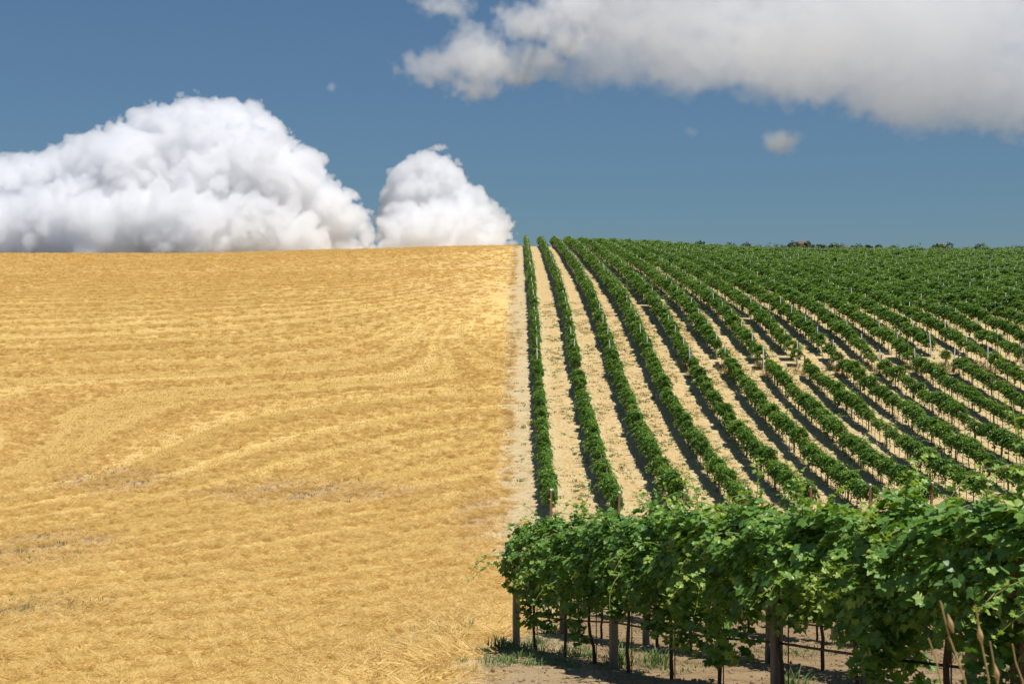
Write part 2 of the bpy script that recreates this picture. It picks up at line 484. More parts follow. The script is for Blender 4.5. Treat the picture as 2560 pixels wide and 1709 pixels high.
def canopy(rng, n, L, zc, wy, up, dn, seed, droops=2, fill=0.45):
    """positions / outward directions for leaves of one vine (row along local x)"""
    x = rng.uniform(-L / 2 - 0.12, L / 2 + 0.12, n)
    ph = rng.uniform(0, 2 * np.pi, n)
    # a few more leaves on top and sides than underneath
    low = (np.sin(ph) < -0.35) & (rng.random(n) < 0.35)
    ph[low] = rng.uniform(0, np.pi, low.sum())
    rho = 1 - fill * rng.random(n) ** 1.6
    lump = 0.86 + 0.55 * (vnoise(x / 0.30 + seed * 3.7, np.cos(ph) * 1.3 + np.sin(ph) * 2.1 + seed, seed) - 0.45)
    c, s = np.cos(ph), np.sin(ph)
    h = np.where(s > 0, up, dn)
    sq = 1.0 / np.maximum(np.abs(c), np.abs(s)) ** 0.3
    z = zc + h * rho * lump * s * sq
    y = wy * rho * lump * c * sq * (1.22 - 0.62 * np.clip((z - (zc - dn)) / (up + dn), 0, 1))
    out = np.stack([rng.normal(size=n) * 0.15, c, s * 0.8 + 0.25], -1)
    P = np.stack([x, y, z], -1)
    for k in range(droops):
        m = int(n * 0.04)
        x0 = rng.uniform(-L / 2, L / 2); y0 = rng.uniform(-0.8, 0.8) * wy
        d = rng.random(m)
        ln = rng.uniform(0.2, 0.55)
        q = np.stack([x0 + rng.normal(size=m) * 0.075, y0 + rng.normal(size=m) * 0.07, zc - dn * 0.75 - d * ln], -1)
        P = np.concatenate([P, q])
        th = rng.uniform(0, 2 * np.pi, m)
        out = np.concatenate([out, np.stack([np.cos(th) * 0.5, np.sin(th), np.zeros(m)], -1)])
    return P, out

def shoots(rng, k, L, zc, wy, up, top=0.65, length=(0.3, 0.8)):
    """arching canes: list of (polyline)"""
    res = []
    for i in range(k):
        x0 = rng.uniform(-L / 2, L / 2)
        if rng.random() < top:
            p = np.array([x0, rng.uniform(-0.6, 0.6) * wy, zc + up * 0.7]); d = np.array([rng.normal() * 0.5, rng.normal() * 0.6, 1.0])
        else:
            s = 1 if rng.random() < 0.5 else -1
            p = np.array([x0, s * wy * 0.7, zc + rng.uniform(-0.2, 0.3)]); d = np.array([rng.normal() * 0.5, s * 1.0, 0.35])
        d /= np.linalg.norm(d)
        ln = rng.uniform(*length); pts = [p.copy()]
        for j in range(9):
            d = d + np.array([rng.normal() * 0.09, rng.normal() * 0.09, -0.16]); d /= np.linalg.norm(d)
            p = p + d * ln / 9; pts.append(p.copy())
        res.append(np.array(pts))
    return res

def make_foliage(seed, n, L, kind, size, zc=1.12, wy=0.42, up=0.48, dn=0.40, droops=2, nshoot=5, canes=True, tintbase=0.33, fill=0.5, split_big=0, view_side=None, shoot_len=(0.3, 0.8)):
    rng = np.random.default_rng(seed)
    P, out = canopy(rng, n, L, zc, wy, up, dn, seed, droops, fill)
    N, T, B = frames(rng, out)
    sz = size * rng.uniform(0.6, 1.2, len(P))
    hrel = (P[:, 2] - zc) / up
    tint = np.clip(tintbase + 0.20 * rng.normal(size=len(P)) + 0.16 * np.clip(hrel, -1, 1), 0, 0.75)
    yl = rng.random(len(P)) < 0.03
    tint[yl] = rng.uniform(0.75, 1.0, yl.sum())
    mb = MB(); cane = MB(); big = []
    if split_big:
        # the most exposed leaves on the seen side become single leaves
        sc = (out * view_side[None]).sum(1) + 0.6 * np.linalg.norm((P - np.array([0, 0, zc])) * np.array([0, 1 / wy, 1 / up]), axis=1) + sz / size * 0.8
        idx = np.argsort(-sc)[:split_big]
        keep = np.ones(len(P), bool); keep[idx] = False
        for i in idx: big.append((P[i], N[i], T[i], B[i], sz[i] * 1.2))
        emit_leaves(rng, mb, P[keep], N[keep], T[keep], B[keep], sz[keep], tint[keep], kind)
    else:
        emit_leaves(rng, mb, P, N, T, B, sz, tint, kind)
    for ln in shoots(rng, nshoot, L, zc, wy, up, length=shoot_len):
        m = len(ln)
        if canes:
            cane.tube(ln, np.linspace(0.006, 0.002, m), 4, False, np.linspace(0.2, 1, m).repeat(4))
        for rep in range(3):
            q = ln + rng.normal(size=ln.shape) * 0.03
            th = rng.uniform(0, 2 * np.pi, m)
            o = np.stack([np.cos(th), np.sin(th), np.full(m, 0.5)], -1)
            N2, T2, B2 = frames(rng, o, 0.6)
            s2 = size * np.linspace(0.85, 0.35, m) * rng.uniform(0.8, 1.2, m)
            emit_leaves(rng, mb, q, N2, T2, B2, s2, np.clip(np.linspace(0.45, 0.95, m) + rng.normal(size=m) * 0.1, 0, 1), kind)
    return mb, cane, big

def make_trunk(seed, h=0.95, r=0.022, n=6, L=1.0, cordon=True):
    rng = np.random.default_rng(seed + 900)
    mb = MB()
    z = np.linspace(-0.08, h, 8)
    w = np.cumsum(rng.normal(size=(8, 2)) * 0.012, axis=0)
    P = np.stack([w[:, 0] - w[0, 0], w[:, 1] - w[0, 1], z], -1)
    mb.tube(P, r * np.linspace(1.25, 0.85, 8) * rng.uniform(0.85, 1.15, 8), n)
    if cordon:
        for s in (-1, 1):
            q = np.linspace(0, 1, 6)
            C = P[-1][None] + np.stack([s * q * L * 0.48, rng.normal(size=6) * 0.01, 0.06 * np.sin(q * 2.4)], -1)
            C[0] = P[-1] - np.array([0, 0, 0.03])
            mb.tube(C, np.linspace(r * 0.75, r * 0.45, 6), max(4, n - 1))
    return mb

def post_mesh(name, h, w, seed, sides=8, taper=0.9):
    """square post with chamfered corners and a bevelled top"""
    rng = np.random.default_rng(seed)
    c = 0.28
    prof = np.array([(1, 1 - c), (1 - c, 1), (-1 + c, 1), (-1, 1 - c), (-1, -1 + c), (-1 + c, -1), (1 - c, -1), (1, -1 + c)]) * w / 2
    zs = [-0.25, h * 0.33, h * 0.66, h - w * 0.18, h]
    sc = [1.0, 0.97, 0.94, taper, taper * 0.72]
    V = []
    for z, s in zip(zs, sc):
        off = rng.normal(size=2) * 0.004
        V.append(np.concatenate([prof * s + off, np.full((8, 1), z)], 1))
    V = np.concatenate(V + [np.array([[0, 0, h + 0.004]])])
    mb = MB()
    F = []
    for k in range(4):
        for j in range(8):
            F.append([k * 8 + j, k * 8 + (j + 1) % 8, (k + 1) * 8 + (j + 1) % 8, (k + 1) * 8 + j])
    mb.v.append(V); mb.t.append(np.zeros(len(V))); mb.n = len(V)
    F = np.array(F); F3 = np.concatenate([F[:, [0, 1, 2]], F[:, [0, 2, 3]]])
    top = np.array([[32 + j, 32 + (j + 1) % 8, 40] for j in range(8)])
    mb.f.append(np.concatenate([F3, top]))
    return mb.mesh(name)

def thing(name, loc, rz=0.0, scl=None):
    o = bpy.data.objects.new(name, None)
    o.empty_display_size = 0.2
    COL.objects.link(o); o.location = loc; o.rotation_euler = (0, 0, rz)
    if scl: o.scale = scl
    return o

# ------------------------------------------------------------------ the near block
FDIR = np.array([0.266, -0.964]); FDIR /= np.linalg.norm(FDIR)
FRZ = math.atan2(FDIR[1], FDIR[0])
def fpoint(row_off, y):          # a point of a near row at depth y
    return -0.03 + 0.276 * (19.5 - y) + row_off
F_ROWS = [(0.0, 19.5, 13), (2.1, 24.3, 12), (5.3, 31.0, 10)]
F_NAMES = ['nearest short vine row', 'second short row behind the nearest', 'third short row behind the nearest']
# single leaf meshes shared by the large leaves
SINGLE = []
for k in range(8):
    rng = np.random.default_rng(500 + k); mb = MB()
    emit_leaves(rng, mb, np.zeros((1, 3)), np.array([[0, 0, 1.0]]), np.array([[0, 1.0, 0]]), np.array([[1.0, 0, 0]]), np.ones(1), np.array([[.25, .38, .48, .55, .35, .66, .45, .85][k]]).ravel(), 2)
    me = mb.mesh('leaf'); me.materials.append(M['leaf']); SINGLE.append(me)
FV = [None] * 4
fpost = [post_mesh('post', 1.5, 0.088, 60 + k) for k in range(3)]
for me in fpost: me.materials.append(M['concrete'])
stake_mb = MB(); stake_mb.tube([(0.05, 0.02, -0.1), (0.05, 0.02, 0.6), (0.06, 0.03, 1.25)], 0.006, 5)
stake_me = stake_mb.mesh('stake'); stake_me.materials.append(M['bark'])
n_front = 0
rngF = np.random.default_rng(77)
LV = 1.22
for r, (off, y0, nv) in enumerate(F_ROWS):
    for i in range(nv):
        d = 0.86 + i * LV
        y = y0 + FDIR[1] * d; x = fpoint(off, y0) + FDIR[0] * d
        x += rngF.normal() * 0.02
        root = thing('grape_vine', (x, y, gz(x, y)), FRZ + rngF.normal() * 0.02)
        end = ' at the stubble end' if i == 0 else ''
        if r == 0:
            # local +y is FDIR turned left: the seen side looks towards the camera
            toc = Matrix.Rotation(-FRZ, 3, 'Z') @ Vector((-x, -y, 1.0)).normalized()
            view = np.array([toc.x, toc.y, toc.z + 0.35])
            drp = [1, 1, 1, 2, 2, 3, 1, 3, 2, 3, 3, 3, 2][i]
            wy = 0.36 if i == 0 else 0.42
            tall = [0.50, 0.54, 0.52, 0.52, 0.54, 0.52, 0.50, 0.46, 0.44, 0.38, 0.38, 0.38, 0.38][i]
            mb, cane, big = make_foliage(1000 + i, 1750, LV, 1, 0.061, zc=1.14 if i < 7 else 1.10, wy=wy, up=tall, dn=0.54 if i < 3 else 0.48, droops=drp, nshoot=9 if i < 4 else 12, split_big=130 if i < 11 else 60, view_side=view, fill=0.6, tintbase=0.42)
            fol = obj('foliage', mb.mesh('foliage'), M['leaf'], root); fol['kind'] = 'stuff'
            obj('cane', cane.mesh('cane'), M['cane'], root)['kind'] = 'stuff'
            for k, (p, N, T, B, s) in enumerate(big):
                lo = bpy.data.objects.new('leaf', SINGLE[int(rngF.integers(0, 8))])
                lo.parent = fol
                mtx = Matrix(((B[0], T[0], N[0], p[0]), (B[1], T[1], N[1], p[1]), (B[2], T[2], N[2], p[2]), (0, 0, 0, 1)))
                lo.matrix_local = mtx @ Matrix.Scale(s, 4)
                COL.objects.link(lo)
            obj('trunk', make_trunk(i, 0.9, 0.017, 7, LV).mesh('trunk', True), M['bark'], root)
            obj('stake', stake_me, None, root)
            tag(root, f'large-leaved vine{end}, {ordinal(i + 1)} along the nearest short row from the stubble side', 'vine', 'vines of the near block')
        else:
            k = (i + r * 2) % 4
            if FV[k] is None:
                mb, cane, _ = make_foliage(1200 + k, 1300, LV, 1, 0.056, zc=1.14, wy=0.44, up=0.5, dn=0.45, droops=1, nshoot=5, fill=0.6, tintbase=0.30)
                FV[k] = (mb.mesh('foliage'), make_trunk(40 + k, 0.9, 0.018, 6, LV).mesh('trunk', True))
                FV[k][0].materials.append(M['leaf']); FV[k][1].materials.append(M['bark'])
            obj('foliage', FV[k][0], None, root)['kind'] = 'stuff'
            obj('trunk', FV[k][1], None, root)
            tag(root, f'vine half hidden, {ordinal(i + 1)} from the stubble side in the {F_NAMES[r]}', 'vine', 'vines of the near block')
        n_front += 1
    # posts
    L_all = nv * LV
    for j, d in enumerate(np.arange(0, L_all, 4.06 * 1.0) if r else [0.0, 4.05, 8.1, 11.4]):
        y = y0 + FDIR[1] * d; x = fpoint(off, y0) + FDIR[0] * d
        wood = (r == 0 and j == 3)
        po = obj('trellis_post', fpost[j % 3] if not wood else post_mesh('wood_post', 1.5, 0.10, 90), M['wood'] if wood else None, None, (x, y, gz(x, y) - 0.02),
                 (rngF.normal() * 0.02, (-0.05 if (r == 0 and j == 0) else rngF.normal() * 0.015), FRZ))
        tag(po, f'{"brown weathered" if wood else "rough grey concrete"} post, {ordinal(j + 1)} along the {F_NAMES[r]}', 'post', 'trellis posts')
    # drip pipe and two wires
    ds = np.arange(-0.1, L_all + 0.5, 0.3)
    yy = y0 + FDIR[1] * ds; xx = fpoint(off, y0) + FDIR[0] * ds
    zz = ground(xx, yy)
    mb = MB(); mb.tube(np.stack([xx, yy, zz + 0.50 - 0.03 * np.abs(np.sin(ds * np.pi / 4.05))], -1), 0.011, 6)
    tag(obj('drip_pipe', mb.mesh('drip_pipe', True), M['pipe']), f'dark drip irrigation pipe hung under the {F_NAMES[r]}', 'pipe', 'drip pipes')
    if r == 0:
        for wz, wl in ((0.86, 'lower'), (1.28, 'upper')):
            mb = MB(); mb.tube(np.stack([xx, yy, zz + wz], -1), 0.0022, 4)
            tag(obj('trellis_wire', mb.mesh('trellis_wire'), M['wire']), f'thin {wl} trellis wire strung along the nearest short vine row', 'wire', 'trellis wires')

# ------------------------------------------------------------------ the hill rows
ROW_S = 3.0
HILL_Y0 = [64.6, 63.8, 64.5, 65.2, 65.8, 66.6, 67.2, 68.5, 69.5]
def row_x(k): return (k - 0.51) * ROW_S
HL = 1.15
NVAR = 10
HVAR = []
for k in range(NVAR):
    sparse = k >= 8
    mb, cane, _ = make_foliage(2000 + k, 320 if sparse else 820, HL, 0, 0.080, zc=1.08 if not sparse else 1.05, wy=0.30 if sparse else 0.45, up=0.34 if sparse else 0.43, dn=0.28 if sparse else 0.38,
                               droops=0 if sparse else [1, 2, 0, 1, 2, 1, 0, 1][k], nshoot=2 if sparse else [3, 5, 3, 6, 4, 5, 3, 4][k], canes=False, tintbase=0.34, fill=0.62, shoot_len=(0.25, 0.75))
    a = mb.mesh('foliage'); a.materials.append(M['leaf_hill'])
    b = make_trunk(100 + k, 0.85, 0.020, 5, HL).mesh('trunk', True); b.materials.append(M['bark'])
    HVAR.append((a, b))
hp = np.random.default_rng(5)
hposts_low = [post_mesh('post', h, w, 70 + i) for i, (h, w) in enumerate([(1.45, 0.085), (1.5, 0.09), (1.4, 0.08)])]
hposts_up = [post_mesh('post', h, w, 75 + i) for i, (h, w) in enumerate([(2.1, 0.095), (2.2, 0.095), (2.0, 0.09)])]
for me in hposts_low: me.materials.append(M['concrete'])
for me in hposts_up: me.materials.append(M['pale'])
hpost_end = post_mesh('end_post', 1.55, 0.12, 80); hpost_end.materials.append(M['wood'])
cap_mb = MB(); cap_mb.tube([(0, 0, 1.545), (0, 0, 1.60), (0, 0, 1.62)], [0.062, 0.060, 0.03], 8)
cap_me = cap_mb.mesh('cap'); cap_me.materials.append(M['pale'])
vines = []; posts = []
def in_view(x, y, m=60): return -m < px(x, y) < 2560 + m
k = 0
for k in range(1, 46):
    X = row_x(k)
    y0 = HILL_Y0[k - 1] if k <= len(HILL_Y0) else 70.0 + (k - 9) * 0.6
    yend = 318.0
    y = y0 + 0.7
    has_break = 5 <= k <= 14
    bk = 111.0 + 0.25 * (k - 5)
    prev_scale = 1.0
    while y < yend:
        x = X + 0.10 * float(fbm(np.array([y / 9.0]), np.array([k * 3.3]), 61, 2)[0]) + hp.normal() * 0.02
        if in_view(x, y, 90) and not (has_break and bk - 0.2 < y < bk + 1.5):
            near_break = has_break and bk + 1.5 <= y < bk + 8
            gapn = float(vnoise(np.array([y / 5.0]), np.array([k * 7.7]), 63)[0])
            if near_break and hp.random() < 0.6: var = 8 + int(hp.integers(0, 2))
            elif gapn > 0.89 and k > 3: var = 8
            else: var = int(hp.integers(0, 8))
            sz = 1.0 + 0.18 * float(fbm(np.array([y / 4.0]), np.array([k * 5.1]), 62, 2)[0]) + hp.normal() * 0.03
            up_ = float(sstep(106, 150, y))
            sz += 0.22 * up_
            if k == 1: sxy = 0.78
            elif k == 2: sxy = 0.85
            else: sxy = 1.0
            flip = math.pi if hp.random() < 0.5 else 0.0
            if not (near_break and hp.random() < 0.12) and hp.random() > 0.003:
                vines.append(dict(k=k, x=x, y=y, var=var, rz=math.pi / 2 + flip + hp.normal() * 0.05, s=(1.0 + hp.normal() * 0.03, sxy * (1 + (0.35 + 0.3 * min(1, max(0, k - 6) / 6)) * up_ * (k > 3)) * (1 + hp.normal() * 0.17), sz + hp.normal() * 0.09)))
        y += HL
    # posts
    y = y0; j = 0
    while y < yend:
        kind = 'end' if j == 0 else ('low' if (y < bk or k <= 4 and y < 108) else 'up')
        tilt = hp.normal() * 0.03
        posts.append(dict(k=k, x=X + hp.normal() * 0.03, y=y, kind=kind, tilt=tilt, rz=hp.uniform(-0.2, 0.2)))
        y += (4.6 if y < 112 else 5.75) + hp.normal() * 0.08; j += 1
    if has_break:
        posts.append(dict(k=k, x=X, y=bk + 0.2, kind='break', tilt=[0.02, 0.0, -0.03, 0.02, 0.05, 0.12, 0.26, 0.3, 0.05, 0.03][k - 5], rz=0.0))
posts = [p for p in posts if in_view(p['x'], p['y'], 20)]

def place_name(k, i, lower_in_view):
    rowt = 'vine row beside the bare strip' if k == 1 else f'{ordinal(k)} hill row from the stubble'
    return f'{ordinal(i)} from the {"foot of" if lower_in_view else "picture edge in"} the {rowt}'

# individual vines: the nearest ones
vines.sort(key=lambda v: v['y'])
N_IND_V = 300 - n_front
vis = [v for v in vines if in_view(v['x'], v['y'], 15)]
ind = vis[:N_IND_V]
ids = set(id(v) for v in ind)
cnt = {}
src = {}
for v in ind:
    kk = v['k']; cnt[kk] = cnt.get(kk, 0) + 1
    root = thing('grape_vine', (v['x'], v['y'], gz(v['x'], v['y'])), v['rz'], v['s'])
    a, b = HVAR[v['var']]
    fo = obj('foliage', a, None, root); fo['kind'] = 'stuff'
    tr = obj('trunk', b, None, root)
    src.setdefault(v['var'], (fo, tr))
    low = px(row_x(kk), HILL_Y0[kk - 1] if kk <= 9 else 60) < 2560
    w = 'sparse young vine' if v['var'] >= 8 else 'leafy vine'
    tag(root, f'{w}, ' + place_name(kk, cnt[kk], low), 'vine', 'vines of the hill rows')
rest = [v for v in vines if id(v) not in ids]

# geometry-node scatter used for what nobody can count
def scatter(name, pts, rot, scl, var, sources, label, kind='stuff', parent=None):
    """instances of several source objects on points; each source is a list of objects joined into one piece"""
    me = bpy.data.meshes.new(name)
    n = len(pts)
    me.vertices.add(n); me.vertices.foreach_set('co', np.asarray(pts, np.float32).ravel())
    for an, ty, key, val in (('irot', 'FLOAT_VECTOR', 'vector', rot), ('iscl', 'FLOAT_VECTOR', 'vector', scl)):
        at = me.attributes.new(an, ty, 'POINT'); at.data.foreach_set(key, np.asarray(val, np.float32).ravel())
    at = me.attributes.new('ivar', 'INT', 'POINT'); at.data.foreach_set('value', np.asarray(var, np.int32))
    o = bpy.data.objects.new(name, me); COL.objects.link(o)
    ng = bpy.data.node_groups.new(name + '_scatter', 'GeometryNodeTree')
    ng.interface.new_socket('Geometry', in_out='INPUT', socket_type='NodeSocketGeometry')
    ng.interface.new_socket('Geometry', in_out='OUTPUT', socket_type='NodeSocketGeometry')
    gi = ng.nodes.new('NodeGroupInput'); go = ng.nodes.new('NodeGroupOutput')
    iop = ng.nodes.new('GeometryNodeInstanceOnPoints')
    ng.links.new(gi.outputs[0], iop.inputs['Points'])
    top = ng.nodes.new('GeometryNodeJoinGeometry')
    for grp in reversed(sources):
        jn = ng.nodes.new('GeometryNodeJoinGeometry')
        for ob in grp:
            oi = ng.nodes.new('GeometryNodeObjectInfo'); oi.inputs['Object'].default_value = ob; oi.transform_space = 'ORIGINAL'
            ng.links.new(oi.outputs['Geometry'], jn.inputs[0])
        gti = ng.nodes.new('GeometryNodeGeometryToInstance')
        ng.links.new(jn.outputs[0], gti.inputs[0]); ng.links.new(gti.outputs[0], top.inputs[0])
    ng.links.new(top.outputs[0], iop.inputs['Instance'])
    iop.inputs['Pick Instance'].default_value = True
    def na(nm, ty, sock):
        nd = ng.nodes.new('GeometryNodeInputNamedAttribute'); nd.data_type = ty; nd.inputs['Name'].default_value = nm
        ng.links.new(nd.outputs['Attribute'], sock)
    na('ivar', 'INT', iop.inputs['Instance Index'])
    na('iscl', 'FLOAT_VECTOR', iop.inputs['Scale'])
    e2r = ng.nodes.new('FunctionNodeEulerToRotation')
    na('irot', 'FLOAT_VECTOR', e2r.inputs[0])
    ng.links.new(e2r.outputs[0], iop.inputs['Rotation'])
    ng.links.new(iop.outputs[0], go.inputs[0])
    md = o.modifiers.new('scatter', 'NODES'); md.node_group = ng
    tag(o, label, None, None, kind)
    if parent: o.parent = parent
    return o

vs = sorted(src)
vmap = {v: i for i, v in enumerate(vs)}
rx = np.array([v['x'] for v in rest]); ry = np.array([v['y'] for v in rest])
scatter('distant_vines', np.stack([rx, ry, ground(rx, ry)], -1), [(0, 0, v['rz']) for v in rest], [v['s'] for v in rest],
        [vmap.get(v['var'], i % len(vs)) for i, v in enumerate(rest)], [list(src[v]) for v in vs],
        'dense green vine rows climbing the upper hill to the crest')

# posts
posts.sort(key=lambda p: p['y'])
N_IND_P = 285
cnt = {}
far = MB()
for n, p in enumerate(posts):
    z = gz(p['x'], p['y'])
    if n < N_IND_P:
        kk = p['k']; cnt[kk] = cnt.get(kk, 0) + 1
        me = {'end': hpost_end, 'low': hposts_low[n % 3], 'up': hposts_up[n % 3], 'break': hpost_end}[p['kind']]
        o = obj('trellis_post', me, None, None, (p['x'], p['y'], z - 0.02), (hp.normal() * 0.02, p['tilt'], p['rz']))
        low = px(row_x(kk), HILL_Y0[kk - 1] if kk <= 9 else 60) < 2560
        if p['kind'] == 'break':
            w = 'leaning post' if abs(p['tilt']) > 0.1 else 'bare brown post'
            if n % 2 == 0: pass
        else:
            w = {'end': 'brown end post', 'low': 'grey post', 'up': 'pale concrete post'}[p['kind']]
        if p['kind'] in ('end', 'break'):
            obj('cap', cap_me, None, o)
        tag(o, f'{w}, ' + place_name(kk, cnt[kk], low), 'post', 'trellis posts')
    else:
        h = hp.uniform(2.0, 2.3)
        tl = p['tilt'] * h
        far.tube([(p['x'], p['y'], z - 0.1), (p['x'] + tl * 0.5, p['y'], z + h * 0.5), (p['x'] + tl, p['y'], z + h)], [0.052, 0.050, 0.047], 4)
tag(obj('distant_posts', far.mesh('distant_posts'), M['pale']), 'pale trellis posts dotted over the upper vineyard', kind='stuff')

# drip pipes of the lower hill rows
for k in range(1, 13):
    X = row_x(k); y0 = HILL_Y0[k - 1] if k <= 9 else 70.0
    yb = 111.0 + 0.25 * (k - 5)
    yy = np.arange(y0, yb, 0.8)
    yy = yy[px(X, yy) < 2620]
    xx = np.full_like(yy, X)
    mb = MB(); mb.tube(np.stack([xx, yy, ground(xx, yy) + 0.47 - 0.025 * np.abs(np.sin((yy - y0) * np.pi / 4.6))], -1), 0.012, 5)
    tag(obj('drip_pipe', mb.mesh('drip_pipe', True), M['pipe']), 'thin dark drip pipe under the ' + ('vine row beside the bare strip' if k == 1 else f'{ordinal(k)} hill row from the stubble'), 'pipe', 'drip pipes')

# ------------------------------------------------------------------ straw on the stubble
def straw_tuft(seed, lying, w=0.62):
    """standing: small stools of cut stalks in short drill rows; lying: a loose mound of threshed straw"""
    rng = np.random.default_rng(seed)
    if lying:
        n = 70
        cl = rng.integers(0, 12, n)
        c = rng.uniform(-w / 2, w / 2, (12, 2))[cl]
        pts = c + rng.normal(size=(n, 2)) * 0.07
        a0 = rng.uniform(0, np.pi)
        az = a0 + rng.normal(size=12)[cl] * 0.8 + rng.normal(size=n) * 0.25
        tilt = rng.uniform(1.0, 1.62, n)
        ln = rng.uniform(0.16, 0.40, n); z0 = rng.uniform(0.0, 0.13, n)
        wd = rng.uniform(0.004, 0.0085, n)[:, None]
        tint = np.clip(0.72 + 0.22 * rng.normal(size=12)[cl] + 0.14 * rng.normal(size=n), 0, 1)
    else:
        m = 16; n = m * 5
        cl = np.repeat(np.arange(m), 5)
        c = np.stack([np.round(rng.uniform(-w / 2, w / 2, m) / 0.155) * 0.155 + rng.normal(size=m) * 0.012, rng.uniform(-w / 2, w / 2, m)], -1)[cl]
        pts = c + rng.normal(size=(n, 2)) * 0.012
        az = rng.uniform(0, 2 * np.pi, n)
        tilt = np.abs(rng.normal(size=n)) * 0.35
        ln = rng.uniform(0.06, 0.125, n); z0 = np.full(n, -0.03)
        wd = rng.uniform(0.0045, 0.008, n)[:, None]
        tint = np.clip(0.72 + 0.22 * rng.normal(size=m)[cl] + 0.14 * rng.normal(size=n), 0, 1)
    d = np.stack([np.sin(tilt) * np.cos(az), np.sin(tilt) * np.sin(az), np.cos(tilt)], -1)
    a = np.concatenate([pts, z0[:, None]], 1); b = a + d * ln[:, None]
    u = np.cross(d, rng.normal(size=(n, 3))); u /= np.linalg.norm(u, axis=1)[:, None] + 1e-9
    vv = np.cross(d, u)
    V = np.stack([a + u * wd, a - u * wd * 0.5 + vv * wd * 0.87, a - u * wd * 0.5 - vv * wd * 0.87, b], 1).reshape(-1, 3)
    i = np.arange(n)[:, None] * 4
    F = np.concatenate([i + np.array([[0, 1, 3]]), i + np.array([[1, 2, 3]]), i + np.array([[2, 0, 3]])])
    mb = MB(); mb.add(V, F, np.repeat(tint, 4))
    return mb
FIELD = bpy.data.objects['stubble_field']
tufts = []
for k in range(8):
    me = straw_tuft(3000 + k, k >= 4).mesh('straw_tuft'); me.materials.append(M['straw'])
    X = -3.0 - 1.3 * k; Yk = 44 + 2 * k
    o = obj('straw_tuft', me, None, FIELD, (X, Yk, gz(X, Yk))); o['kind'] = 'stuff'
    tufts.append(o)
rs = np.random.default_rng(99)
PX_, PS, PV, PR = [], [], [], []
def straw_zone(y0, y1, dens, s0):
    d_ = 1.0 / math.sqrt(dens)                       # jittered grid: even cover without clumps
    gx, gy = np.meshgrid(np.arange(-0.40 * y1 - 1.0, 0.5, d_), np.arange(y0, y1, d_))
    x = gx.ravel() + rs.uniform(-0.45, 0.45, gx.size) * d_; y = gy.ravel() + rs.uniform(-0.45, 0.45, gx.size) * d_
    ok = (x < edge(y) - 0.05) & (x > -0.385 * y - 1.0)
    x, y = x[ok], y[ok]; n = len(x)
    # ragged fringe over the edge
    fr = (rs.random(n) < 0.035) & (y > 24)
    x = np.where(fr, edge(y) + rs.exponential(0.6, n) * (rs.random(n) - 0.2), x)
    x = np.minimum(x, 1.0)
    v = swath(x, y); bb = band(v)
    keep = ((edge(y) - x > 0.5) | (rs.random(n) < 0.6)) & (rs.random(n) > 0.75 * np.exp(np.minimum(x, 0) / 11.0) * sstep(112, 150, y))
    x, y, bb = x[keep], y[keep], bb[keep]; n = len(x)
    z = ground(x, y) + field_relief(x, y) * np.minimum(1, np.maximum(0, edge(y) - x) / 0.3) - 0.01
    lie = rs.random(n) < np.clip(0.45 + 1.3 * bb, 0.06, 0.94)
    var = np.where(lie, rs.integers(4, 8, n), rs.integers(0, 4, n))
    s = s0 * rs.uniform(0.75, 1.25, n)
    PX_.append(np.stack([x, y, z], -1)); PV.append(var)
    PS.append(np.stack([s, s, s * rs.uniform(0.7, 1.2, n)], -1)); PR.append(np.stack([np.zeros(n), np.zeros(n), np.where(lie, rs.uniform(0, 6.28, n), rs.normal(size=n) * 0.25 + 0.6)], -1))
straw_zone(9.5, 15, 13.0, 0.8)
straw_zone(15, 40, 12.0, 0.8)
straw_zone(40, 75, 8.0, 0.9)
straw_zone(75, 125, 5.0, 1.05)
straw_zone(125, 200, 2.8, 1.2)
straw_zone(200, 325, 1.0, 1.5)
scatter('stubble_straw', np.concatenate(PX_), np.concatenate(PR), np.concatenate(PS), np.concatenate(PV), [[o] for o in tufts],
        'cut golden straw and stubble covering the field')

# ------------------------------------------------------------------ weeds, dry grass, clods
def blades(rng, mb, x, y, z, n, h, spread, lean=0.5, w=0.006, tint=(0, 1)):
    az = rng.uniform(0, 2 * np.pi, n); r = spread * np.sqrt(rng.random(n))
    bx = x + r * np.cos(az); by = y + r * np.sin(az)
    hh = h * rng.uniform(0.4, 1.1, n); ln = lean * rng.uniform(0.2, 1.0, n)
    az2 = az + rng.normal(size=n) * 0.8
    d1 = np.stack([np.cos(az2) * ln * 0.35, np.sin(az2) * ln * 0.35, np.full(n, 0.6)], -1) * hh[:, None]
    d2 = np.stack([np.cos(az2) * ln, np.sin(az2) * ln, np.full(n, 0.95)], -1) * hh[:, None]
    a = np.stack([bx, by, np.full(n, z) - 0.01], -1)
    s = np.stack([-np.sin(az2), np.cos(az2), np.zeros(n)], -1) * (w * rng.uniform(0.6, 1.4, n))[:, None]
    V = np.stack([a - s, a + s, a + d1 - s * 0.8, a + d1 + s * 0.8, a + d2], 1).reshape(-1, 3)
    i = np.arange(n)[:, None] * 5
    F = np.concatenate([i + np.array([[0, 1, 3]]), i + np.array([[0, 3, 2]]), i + np.array([[2, 3, 4]])])
    mb.add(V, F, np.repeat(rng.uniform(*tint, n), 5))
rw = np.random.default_rng(7)
wg = MB(); dg = MB()
